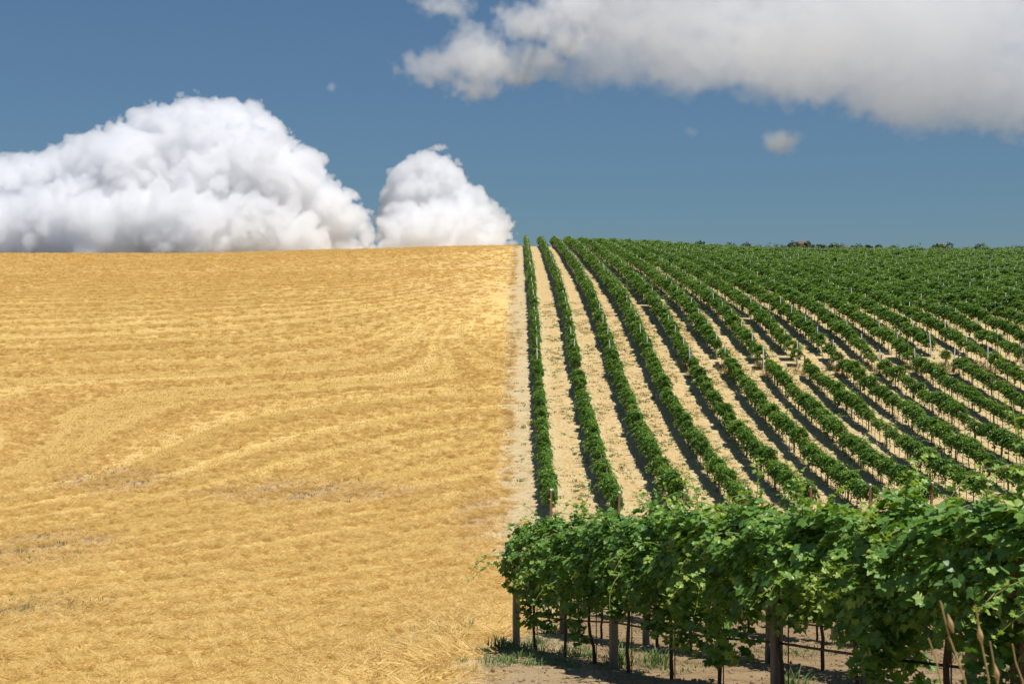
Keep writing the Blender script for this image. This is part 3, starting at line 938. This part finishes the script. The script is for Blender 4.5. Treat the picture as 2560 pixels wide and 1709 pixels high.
# near block: grass on the soil left of and under the rows
for i in range(200):
    y = rw.uniform(15, 30); x = rw.uniform(-0.35, 0.36 * y)
    if vnoise(np.array([x / 1.1]), np.array([y / 1.6]), 91)[0] < 0.56: continue
    z = gz(x, y)
    for q in range(5):
        blades(rw, wg, x + rw.normal() * 0.14, y + rw.normal() * 0.3, z, 14, rw.uniform(0.03, 0.09), 0.08, 1.0, 0.005, (0.0, 0.7))
for (x, y, h) in ((-0.22, 19.5, 0.30), (-0.12, 19.3, 0.25), (0.55, 24.0, 0.3), (0.9, 23.6, 0.28), (0.2, 20.5, 0.22), (2.6, 18.0, 0.25), (1.6, 15.8, 0.3), (2.45, 12.6, 0.28), (1.15, 16.2, 0.35), (0.0, 17.0, 0.12), (0.3, 16.6, 0.14), (0.5, 16.4, 0.12)):
    for q in range(5):
        blades(rw, wg, x + rw.normal() * 0.08, y + rw.normal() * 0.12, gz(x, y), 22, h * 0.7, 0.10, 1.1, 0.006, (0.0, 0.5))
for i in range(46):
    y = rw.uniform(15.2, 19.8); x = rw.uniform(-0.4, 0.9)
    for q in range(6):
        blades(rw, wg, x + rw.normal() * 0.10, y + rw.normal() * 0.25, gz(x, y), 14, rw.uniform(0.03, 0.10), 0.07, 1.2, 0.005, (0.1, 0.8))
# hill alleys
for i in range(7000):
    y = math.sqrt(rw.uniform(62 ** 2, 150 ** 2)); k = int(rw.integers(0, 17))
    x = row_x(k + 1) + 1.5 + rw.normal() * 0.42
    if k == 0 and rw.random() < 0.1: x = rw.uniform(-0.5, 0.9)
    if not in_view(x, y, 0): continue
    cl = vnoise(np.array([x / 1.3]), np.array([y / 3.0]), 93)[0]
    if cl < 0.44: continue
    g = wg if rw.random() < 0.55 else dg
    blades(rw, g, x, y, gz(x, y), 14, rw.uniform(0.05, 0.18), 0.26, 1.3, 0.018, (0.0, 0.8))
for i in range(420):             # patches of green ground cover in the alleys
    y = rw.uniform(62.5, 135); k = int(rw.integers(1, 12)); x = row_x(k) + 1.5 + rw.normal() * 0.45
    if k == 1 and rw.random() < 0.06: x = 0.2
    if not in_view(x, y, 0): continue
    n_ = int(rw.integers(3, 12)); r_ = rw.uniform(0.12, 0.4)
    for q in range(n_):
        xq = x + rw.normal() * r_; yq = y + rw.normal() * r_ * 2.2
        blades(rw, wg, xq, yq, gz(xq, yq), 14, rw.uniform(0.05, 0.13), 0.13, 1.3, 0.014, (0.0, 0.75))
for k in range(1, 14):           # greener feet under the vines
    for i in range(90):
        y = rw.uniform(64, 128); x = row_x(k) + rw.normal() * 0.25
        if not in_view(x, y, 0): continue
        if vnoise(np.array([x / 2.0]), np.array([y / 3.5]), 95)[0] < 0.45: continue
        blades(rw, wg, x, y, gz(x, y), 12, rw.uniform(0.08, 0.28), 0.16, 0.8, 0.012, (0.0, 0.8))
# tall rank grass where the rows break and at the row feet
for k in range(5, 15):
    bk = 111.0 + 0.25 * (k - 5)
    for i in range(34):
        y = bk + rw.uniform(-1.2, 4.0); x = row_x(k) + rw.normal() * 0.38
        if not in_view(x, y, 0): continue
        blades(rw, dg if rw.random() < 0.6 else wg, x, y, gz(x, y), 16, rw.uniform(0.2, 0.6), 0.16, 0.7, 0.011, (0.1, 0.9))
for k, y in ((4, 64.6), (5, 65.0), (5, 64.2), (6, 66.0), (7, 66.2), (3, 64.2), (8, 67.5), (2, 63.5)):
    for i in range(10):
        x = row_x(k) + rw.normal() * 0.35
        blades(rw, wg, x, y + rw.normal() * 0.4, gz(x, y), 12, rw.uniform(0.35, 0.75), 0.12, 0.9, 0.009, (0.3, 1.0))
# weeds in the faded patches of the stubble
for cx, cy_, a_, b_ in PATCHES[:5]:
    for i in range(170):
        x = cx + rw.normal() * a_ * 0.42; y = cy_ + rw.normal() * b_ * 0.42
        if x > float(edge(y)) - 0.1 or y < 15: continue
        blades(rw, wg if rw.random() < 0.35 else dg, x, y, gz(x, y), 7, rw.uniform(0.12, 0.24), 0.10, 0.8, 0.010, (0.2, 0.9))
tag(obj('weeds', wg.mesh('weeds'), M['weed']), 'scattered green weeds and grass on the dry soil', kind='stuff')
tag(obj('dry_grass', dg.mesh('dry_grass'), M['dry']), 'dry straw-coloured grass between the vine rows', kind='stuff')
# clods of earth in the near block and on the bare strip
cm = MB()
ico = np.array([(0, 0, 1), (.89, 0, .45), (.28, .85, .45), (-.72, .53, .45), (-.72, -.53, .45), (.28, -.85, .45), (.72, .53, -.45), (-.28, .85, -.45), (-.89, 0, -.45), (-.28, -.85, -.45), (.72, -.53, -.45), (0, 0, -1)])
icf = np.array([(0, 1, 2), (0, 2, 3), (0, 3, 4), (0, 4, 5), (0, 5, 1), (1, 6, 2), (2, 7, 3), (3, 8, 4), (4, 9, 5), (5, 10, 1), (2, 6, 7), (3, 7, 8), (4, 8, 9), (5, 9, 10), (1, 10, 6), (11, 7, 6), (11, 8, 7), (11, 9, 8), (11, 10, 9), (11, 6, 10)])
for i in range(7000):
    y = rw.uniform(11.5, 30); x = rw.uniform(-0.3, 0.36 * y)
    s = min(0.03, 0.006 + rw.exponential(0.006))
    V = ico * s * rw.uniform(0.6, 1.3, 3) * rw.uniform(0.8, 1.2, (12, 1)) + np.array([x, y, gz(x, y) + float(soil_relief(np.array([x]), np.array([y]))[0]) + s * 0.2])
    cm.add(V, icf)
tag(obj('soil_clods', cm.mesh('soil_clods'), M['clod']), 'crumbled clods of brown earth under the near vines', kind='stuff')

# ------------------------------------------------------------------ dry stalks close to the camera
STALKS = [((2349, 1500), (2413, 1709), (2372, 1556), 0.018, 'tall dry stalk with a pale sheath, in front of the vines'),
          ((2437, 1510), (2471, 1709), (2446, 1585), 0.021, 'dry stalk with the widest pale sheath, bent slightly'),
          ((2320, 1594), (2352, 1700), None, 0, 'bare dry stalk, the one closest to the post with hanging leaves'),
          ((2473, 1601), (2494, 1709), (2487, 1680), 0.021, 'short dry stalk with a low round sheath'),
          ((2529, 1608), (2556, 1709), None, 0, 'bare dry stalk nearest to the edge of the picture')]
for i, (a, b, s, sr, lab) in enumerate(STALKS):
    Yd = 4.0 + 0.12 * i
    w = lambda p: np.array([(p[0] - VX) / F_PX * Yd, Yd, CZ - (p[1] - VY) / F_PX * Yd])
    A, B = w(a), w(b)
    d = (B - A) / np.linalg.norm(B - A)
    zg = gz(B[0], Yd) - 0.05
    bot = B + d * ((zg - B[2]) / d[2])
    bot[0] = B[0] + (bot[0] - B[0]) * 0.6
    base = np.array([bot[0], Yd, zg])
    root = thing('dry_stalk', tuple(base))
    q = np.linspace(0, 1, 12)[:, None]
    pts = np.where(q < 0.8, bot + (B - bot) * (q / 0.8), B + (A - B) * ((q - 0.8) / 0.2)) - base
    pts[1:-1] += rw.normal(size=(10, 3)) * np.array([0.0025, 0.0025, 0])
    mb = MB(); mb.tube(pts, np.linspace(0.005, 0.0022, 12), 7, True, 0.7)
    obj('stem', mb.mesh('stem', True), M['dry'], root)
    if s:
        c = w(s) - base
        L = 0.055
        tt = np.linspace(-0.5, 0.5, 9)
        prof = np.array([0.25, 0.45, 0.72, 0.95, 1.0, 0.85, 0.6, 0.38, 0.2]) * sr * 0.42
        mb = MB(); mb.tube(c[None] - d[None] * (tt * L)[:, None] + np.array([0.003, 0, 0]), prof, 9, True, 1.0)
        obj('sheath', mb.mesh('sheath', True), M['dry'], root)
    tag(root, lab, 'stalk', 'dry stalks in front of the vines')

# ------------------------------------------------------------------ trees and houses on the crest
def make_tree(seed, w, h, th, n=420, leaf=0.32):
    rng = np.random.default_rng(seed)
    lobes = []
    for i in range(9):
        a = rng.uniform(0, 6.28); r = w * 0.5 * math.sqrt(rng.random()) * 0.62
        lobes.append((r * math.cos(a), r * math.sin(a), th + (h - th) * rng.uniform(0.25, 0.8), w * rng.uniform(0.16, 0.3)))
    mb = MB()
    li = rng.integers(0, len(lobes), n); Lb = np.array(lobes)[li]
    d = rng.normal(size=(n, 3)); d /= np.linalg.norm(d, axis=1)[:, None]
    p = Lb[:, :3] + d * (Lb[:, 3] * rng.uniform(0.55, 1.1, n))[:, None]
    N, T, B = frames(rng, d, 0.3, 0.7)
    emit_leaves(rng, mb, p, N, T, B, leaf * rng.uniform(0.6, 1.3, n), np.clip(0.35 + 0.25 * rng.normal(size=n), 0, 1), 0)
    tb = MB()
    z = np.linspace(-0.3, h * 0.75, 6)
    tb.tube(np.stack([np.cumsum(rng.normal(size=6) * 0.05), np.cumsum(rng.normal(size=6) * 0.05), z], -1), np.linspace(0.16, 0.05, 6) * h / 5, 6)
    for L_ in lobes[:6]:
        e = np.array(L_[:3]); s = np.array([0, 0, th * rng.uniform(0.5, 1.0)])
        tb.tube([s, s + (e - s) * 0.5 + np.array([0, 0, 0.15]), e], [0.07 * h / 5, 0.05 * h / 5, 0.02], 5)
    return mb.mesh('crown'), tb.mesh('trunk', True)
TREES = [ # photo column, top row, width px, distance, words
    (1590, 607, 26, 400, 'small dark bush peeping over the vines near the crest start'),
    (1752, 604, 34, 410, 'round dark bush standing first on the crest line'),
    (1795, 607, 20, 415, 'thin pointed shrub on the crest after the round bush'),
    (1830, 609, 34, 420, 'low pale shrub on the crest between pointed shrubs'),
    (1862, 606, 26, 420, 'upright loose shrub rising from the crest hedge'),
    (1905, 612, 44, 425, 'low spreading hedge bush on the crest'),
    (1938, 604, 40, 425, 'rounded grey-green tree before the first farmhouse'),
    (1988, 604, 30, 414, 'small tree leaning on the first farmhouse wall'),
    (2018, 605, 28, 414, 'small tree hiding the far corner of the first farmhouse'),
    (2034, 608, 16, 420, 'tiny round tree just past the first farmhouse'),
    (2054, 606, 20, 422, 'slender tree between the first and second farmhouse'),
    (2092, 607, 30, 416, 'dark round tree in front of the low pink house'),
    (2126, 609, 18, 424, 'small conical tree past the low pink house'),
    (2152, 611, 26, 426, 'pale feathery bush in the middle of the crest'),
    (2172, 609, 14, 426, 'thin wispy bush beside the feathery one'),
    (2204, 609, 22, 424, 'loose forked bush on the crest'),
    (2224, 613, 34, 424, 'low rounded bush joining the crest hedge'),
    (2282, 608, 42, 420, 'broad grey tree before the farmhouse with the hipped roof'),
    (2338, 608, 26, 414, 'tree hugging the side of the hipped-roof farmhouse'),
    (2362, 609, 26, 414, 'leafy tree beyond the hipped-roof farmhouse'),
    (2378, 614, 20, 420, 'small dark tree, last of the cluster by the hipped-roof farmhouse'),
    (2450, 613, 34, 415, 'low bush above the last vine rows'),
    (2520, 616, 40, 415, 'low bush closest to the edge above the vines')]
for i, (tx, ty, tw, D, lab) in enumerate(TREES):
    X = (tx - VX) / F_PX * D; top = CZ - (ty - VY) / F_PX * D
    zg = gz(X, D); h = max(2.2, top - zg); w = tw / F_PX * D * 1.5
    cr, tr = make_tree(4000 + i, w, h, h * (0.35 if w < h else 0.2), 650, 0.38)
    root = thing('tree' if h > 3.4 else 'bush', (X, D, zg))
    obj('crown', cr, M['tree_leaf'], root)['kind'] = 'stuff'
    obj('trunk', tr, M['bark'], root)
    tag(root, lab, 'tree' if h > 3.4 else 'bush', 'trees and bushes along the crest')
def house(tx, ty, wpx, D, lab, hip=False):
    X = (tx - VX) / F_PX * D; top = CZ - (ty - VY) / F_PX * D; zg = gz(X, D)
    w = wpx / F_PX * D; dp = w * 0.8; H = top - zg; eh = H - w * 0.24
    root = thing('farmhouse', (X, D, zg), 0.12)
    mb = MB(); mb.box((0, 0, eh / 2 - 0.3), (w, dp, eh + 0.6)); 
    if not hip:
        for s in (-1, 1):
            xg = s * (w / 2 - 0.1)
            mb.add([(xg, -dp / 2, eh), (xg, dp / 2, eh), (xg, 0, H - 0.12)], [[0, 1, 2]])
    obj('wall', mb.mesh('wall'), M['plaster'], root)
    o_ = 0.3
    a, b_ = w / 2 + o_, dp / 2 + o_; rl = (w / 2 - dp / 2 * 0.8) if hip else a
    rl = max(rl, 0.3)
    V = [(-a, -b_, eh), (a, -b_, eh), (a, b_, eh), (-a, b_, eh), (-rl, 0, H), (rl, 0, H)]
    V2 = [(x, y, z - 0.12) for x, y, z in V]
    mb = MB()
    fr = [[0, 1, 5], [0, 5, 4], [2, 3, 4], [2, 4, 5], [1, 2, 5], [3, 0, 4]]
    if not hip: fr = fr[:4]
    mb.add(V, fr); mb.add(V2, [f[::-1] for f in fr])
    for i, j in ((0, 1), (1, 2), (2, 3), (3, 0)):
        mb.add([V[i], V[j], V2[j], V2[i]], [[0, 1, 2], [0, 2, 3]])
    rf = obj('roof', mb.mesh('roof'), M['tiles'], root)
    mb = MB(); mb.box((w * 0.2, dp * 0.12, H - 0.1), (0.45, 0.45, 1.0)); obj('chimney', mb.mesh('chimney'), M['plaster'], rf)
    for xx in (-w * 0.28, w * 0.28):
        mb = MB(); mb.box((xx, -dp / 2 - 0.01, eh * 0.62), (0.8, 0.1, 1.1)); obj('window', mb.mesh('window'), M['opening'], root)
    mb = MB(); mb.box((0, -dp / 2 - 0.01, 1.0), (1.0, 0.1, 2.0)); obj('door', mb.mesh('door'), M['wood'], root)
    tag(root, lab, 'house', 'farmhouses on the crest')
house(2005, 604, 26, 424, 'farmhouse with a red-brown gabled roof half hidden by trees on the crest')
house(2091, 613, 36, 424, 'low pink-walled farmhouse behind a dark round tree on the crest')
house(2351, 611, 28, 424, 'farmhouse with a brown hipped roof among trees on the crest', True)

# ------------------------------------------------------------------ clouds (real volumes)
def cloud(name, D, lobes, depth, vox, label, dens=0.03, rough=0.55, warp=0.35, edge_w=0.10, scale=1.0, billow=0.35, color=(1, 1, 1), cut=None, seed=0.0, aniso=0.0, namp=0.5, mottle=0.0):
    """lobes: (photo x, photo y, rx, ry, depth offset as a share of depth), in photo pixels at distance D"""
    u = D / F_PX
    Lb = [((x - VX) * u, dz * depth, (VY - y) * u, rx * u, ry * u) for x, y, rx, ry, dz in lobes]
    pad = 1.35
    x0 = min(l[0] - l[3] * pad for l in Lb); x1 = max(l[0] + l[3] * pad for l in Lb)
    z0 = min(l[2] - l[4] * pad for l in Lb); z1 = max(l[2] + l[4] * pad for l in Lb)
    y0 = min(l[1] - l[3] * pad * 0.8 for l in Lb); y1 = max(l[1] + l[3] * pad * 0.8 for l in Lb)
    if cut is not None: z0 = max(z0, (VY - cut) * u)
    z1 = min(z1, (VY + 260) * u); x0 = max(x0, (-260 - VX) * u); x1 = min(x1, (2820 - VX) * u)
    o = bpy.data.objects.new(name, bpy.data.volumes.new(name)); COL.objects.link(o)
    o.location = (0, D, CZ)
    ng = bpy.data.node_groups.new(name + '_volume', 'GeometryNodeTree')
    ng.interface.new_socket('Geometry', in_out='INPUT', socket_type='NodeSocketGeometry')
    ng.interface.new_socket('Geometry', in_out='OUTPUT', socket_type='NodeSocketGeometry')
    go = ng.nodes.new('NodeGroupOutput')
    L = ng.links
    def nd(t, **kw):
        q = ng.nodes.new(t)
        for a, b in kw.items(): setattr(q, a, b)
        return q
    def mth(op, a, b=None, c=None):
        q = nd('ShaderNodeMath', operation=op)
        for i, v in enumerate((a, b, c)):
            if v is None: continue
            if isinstance(v, bpy.types.NodeSocket): L.new(v, q.inputs[i])
            else: q.inputs[i].default_value = v
        return q.outputs[0]
    def vm(op, a, b=None, sc=None):
        q = nd('ShaderNodeVectorMath', operation=op)
        for i, v in enumerate((a, b)):
            if v is None: continue
            if isinstance(v, bpy.types.NodeSocket): L.new(v, q.inputs[i])
            else: q.inputs[i].default_value = v
        if sc is not None: q.inputs['Scale'].default_value = sc
        return q.outputs['Value'] if op in ('LENGTH', 'DOT_PRODUCT', 'DISTANCE') else q.outputs['Vector']
    pos = nd('GeometryNodeInputPosition').outputs[0]
    base = 100.0 * u * scale     # lump size
    pn = vm('SCALE', vm('ADD', pos, (seed * 131.0, seed * 71.0, seed * 37.0)), None, 1.0 / base)
    n1 = nd('ShaderNodeTexNoise'); L.new(pn, n1.inputs['Vector']); n1.inputs['Scale'].default_value = 0.9; n1.inputs['Detail'].default_value = 2.0
    off = vm('SCALE', vm('SUBTRACT', n1.outputs['Color'], (0.5, 0.5, 0.5)), None, base * warp * 2)
    p = vm('ADD', pos, off)
    best = None
    for (lx, ly, lz, rx, rz) in Lb:
        q = vm('MULTIPLY', vm('SUBTRACT', p, (lx, ly, lz)), (1 / rx, 1 / (rx * 0.8), 1 / rz))
        d = mth('SUBTRACT', 1.0, vm('LENGTH', q))
        d = mth('MULTIPLY', d, min(rx, rz) / base)          # in lump units
        if best is None: best = d
        else:
            q2 = nd('ShaderNodeMath', operation='SMOOTH_MAX'); L.new(best, q2.inputs[0]); L.new(d, q2.inputs[1]); q2.inputs[2].default_value = 0.12; best = q2.outputs[0]
    def pnoise(sc_, det, ro=0.5):
        q = nd('ShaderNodeTexNoise'); L.new(pn, q.inputs['Vector']); q.inputs['Scale'].default_value = sc_; q.inputs['Detail'].default_value = det
        q.inputs['Roughness'].default_value = ro
        return q.outputs[0]
    tot = mth('MULTIPLY', mth('SUBTRACT', pnoise(2.3, 4.0, rough), 0.5), namp)
    if billow > 0:
        for sc_, am in ((1.9, billow), (4.3, billow * 0.5), (9.5, billow * 0.24)):
            # rounded lobes with sharp creases between them
            tot = mth('ADD', tot, mth('MULTIPLY', mth('SUBTRACT', mth('ABSOLUTE', mth('SUBTRACT', pnoise(sc_, 0.0), 0.5)), 0.12), am * 3.0))
    gate = nd('ShaderNodeMapRange'); L.new(best, gate.inputs[0]); gate.inputs[1].default_value = -0.55 if billow < 0.2 else -0.38; gate.inputs[2].default_value = -0.05
    tot = mth('ADD', best, mth('MULTIPLY', tot, gate.outputs[0]))
    mr = nd('ShaderNodeMapRange', interpolation_type='SMOOTHSTEP'); L.new(tot, mr.inputs[0])
    mr.inputs[1].default_value = 0.0; mr.inputs[2].default_value = edge_w
    vc = nd('GeometryNodeVolumeCube')
    den = mr.outputs[0]
    if mottle > 0:
        den = mth('MULTIPLY', den, mth('MAXIMUM', 0.05, mth('ADD', 1.0 - mottle, mth('MULTIPLY', mth('SUBTRACT', pnoise(1.1, 3.0, 0.6), 0.25), 2.6 * mottle))))
    L.new(den, vc.inputs['Density'])
    vc.inputs['Min'].default_value = (x0, y0, z0); vc.inputs['Max'].default_value = (x1, y1, z1)
    for ax, (a, b) in zip('XYZ', ((x0, x1), (y0, y1), (z0, z1))):
        vc.inputs['Resolution ' + ax].default_value = max(8, int((b - a) / (vox * u)))
    sm = nd('GeometryNodeSetMaterial')
    mt = bpy.data.materials.new(name + '_vapour'); mt.use_nodes = True
    nt = mt.node_tree; nt.nodes.clear()
    mo = nt.nodes.new('ShaderNodeOutputMaterial'); pv = nt.nodes.new('ShaderNodeVolumePrincipled')
    pv.inputs['Color'].default_value = (*color, 1); pv.inputs['Density'].default_value = dens
    pv.inputs['Anisotropy'].default_value = aniso
    nt.links.new(pv.outputs[0], mo.inputs['Volume'])
    sm.inputs['Material'].default_value = mt
    L.new(vc.outputs[0], sm.inputs[0]); L.new(sm.outputs[0], go.inputs[0])
    md = o.modifiers.new('volume', 'NODES'); md.node_group = ng
    tag(o, label, 'cloud', 'clouds in the sky')
    return o

cloud('cumulus_cloud', 4000, [
    (500, 420, 170, 170, 0.1), (610, 360, 110, 110, 0.2), (560, 310, 75, 75, 0.0), (470, 310, 85, 75, 0.1), (385, 330, 85, 75, 0.05), (290, 380, 95, 85, 0.0), (655, 330, 70, 60, 0.15),
    (330, 470, 170, 150, -0.15), (180, 440, 110, 95, 0.1), (90, 470, 120, 100, 0.1), (650, 470, 150, 140, -0.3), (740, 480, 95, 100, -0.05), (810, 540, 90, 85, 0.0), (870, 560, 48, 50, 0.05),
    (0, 500, 130, 110, 0.0), (-140, 520, 150, 120, 0.1), (60, 600, 120, 100, -0.75), (170, 575, 115, 95, -0.8), (290, 605, 125, 100, -0.9), (400, 570, 120, 95, -0.85), (520, 600, 130, 105, -0.9), (640, 585, 115, 95, -0.75), (740, 615, 100, 85, -0.6), (-80, 600, 120, 100, -0.5), (240, 520, 105, 90, -0.5), (400, 480, 105, 95, -0.4), (540, 500, 120, 105, -0.5), (860, 630, 70, 50, 0.0), (930, 635, 50, 28, 0.0)],
    230.0, 3.3, 'huge white billowing cumulus cloud above the stubble hill', dens=0.055, edge_w=0.05, billow=0.38, aniso=0.5, color=(0.982, 0.984, 0.99), cut=760, seed=1.0)
cloud('cumulus_cloud', 4200, [
    (1082, 425, 60, 58, 0.0), (1040, 455, 65, 60, 0.05), (1100, 480, 85, 80, 0.0), (1020, 520, 72, 80, 0.0), (965, 555, 30, 28, 0.1), (1150, 540, 85, 75, -0.1), (1225, 565, 55, 48, 0.0), (1080, 600, 130, 80, -0.7), (1200, 610, 80, 50, -0.4), (1150, 550, 80, 65, -0.4), (985, 610, 50, 45, 0.0), (1262, 552, 22, 22, 0)],
    160.0, 3.0, 'narrow towering white cumulus cloud rising beside the vineyard edge', dens=0.055, edge_w=0.05, billow=0.38, aniso=0.5, color=(0.982, 0.984, 0.99), cut=760, seed=2.0)
cloud('cloud_bank', 4500, [
    (1560, 110, 170, 120, 0.0), (1480, 170, 110, 70, 0.1), (1750, 90, 260, 150, 0.0), (2050, 100, 330, 170, 0.0), (2350, 160, 320, 180, 0.0), (2600, 180, 300, 180, 0.0), (2250, 20, 500, 160, 0.1), (2480, 270, 160, 75, -0.1), (1650, 0, 260, 130, 0.1)],
    420.0, 6.5, 'wide grey-white cloud bank filling the upper right sky', dens=0.005, rough=0.58, warp=0.25, edge_w=0.25, scale=1.3, billow=0.28, aniso=0.35, namp=0.95, mottle=0.65, cut=None, seed=3.0)
cloud('drifting_cloud', 4500, [
    (1200, 150, 110, 75, 0.0), (1080, 165, 90, 50, 0.0), (1180, 225, 80, 40, 0.0), (1290, 170, 75, 60, 0.0), (1180, 90, 60, 50, 0.1), (1110, 10, 80, 40, 0.0), (1330, 60, 110, 55, 0.0), (1420, 20, 100, 60, 0.0), (1340, 150, 80, 55, 0.0), (1400, 90, 80, 60, 0.0)],
    220.0, 5.0, 'ragged drifting cloud with blue holes beside the cloud bank', dens=0.013, rough=0.6, warp=0.25, edge_w=0.3, scale=0.8, billow=0.3, aniso=0.35, namp=1.1, mottle=0.6, seed=4.0)
cloud('cloud_wisp', 4500, [(1950, 355, 58, 38, 0.0), (1990, 345, 30, 24, 0.0)], 60.0, 5.0, 'small faint cloud puff floating below the cloud bank', dens=0.022, rough=0.62, warp=0.25, edge_w=0.5, scale=0.6, billow=0.1, seed=5.0)
cloud('cloud_wisp', 4500, [(1728, 332, 26, 18, 0.0)], 30.0, 5.0, 'tiny faint cloud wisp near the small puff', dens=0.018, rough=0.62, warp=0.25, edge_w=0.7, scale=0.4, billow=0.1, seed=6.0)
cloud('cloud_wisp', 4500, [(828, 218, 14, 17, 0.0)], 20.0, 4.0, 'tiny lone wisp above the gap between the cumulus clouds', dens=0.04, rough=0.62, warp=0.25, edge_w=0.6, scale=0.3, billow=0.1, seed=7.0)
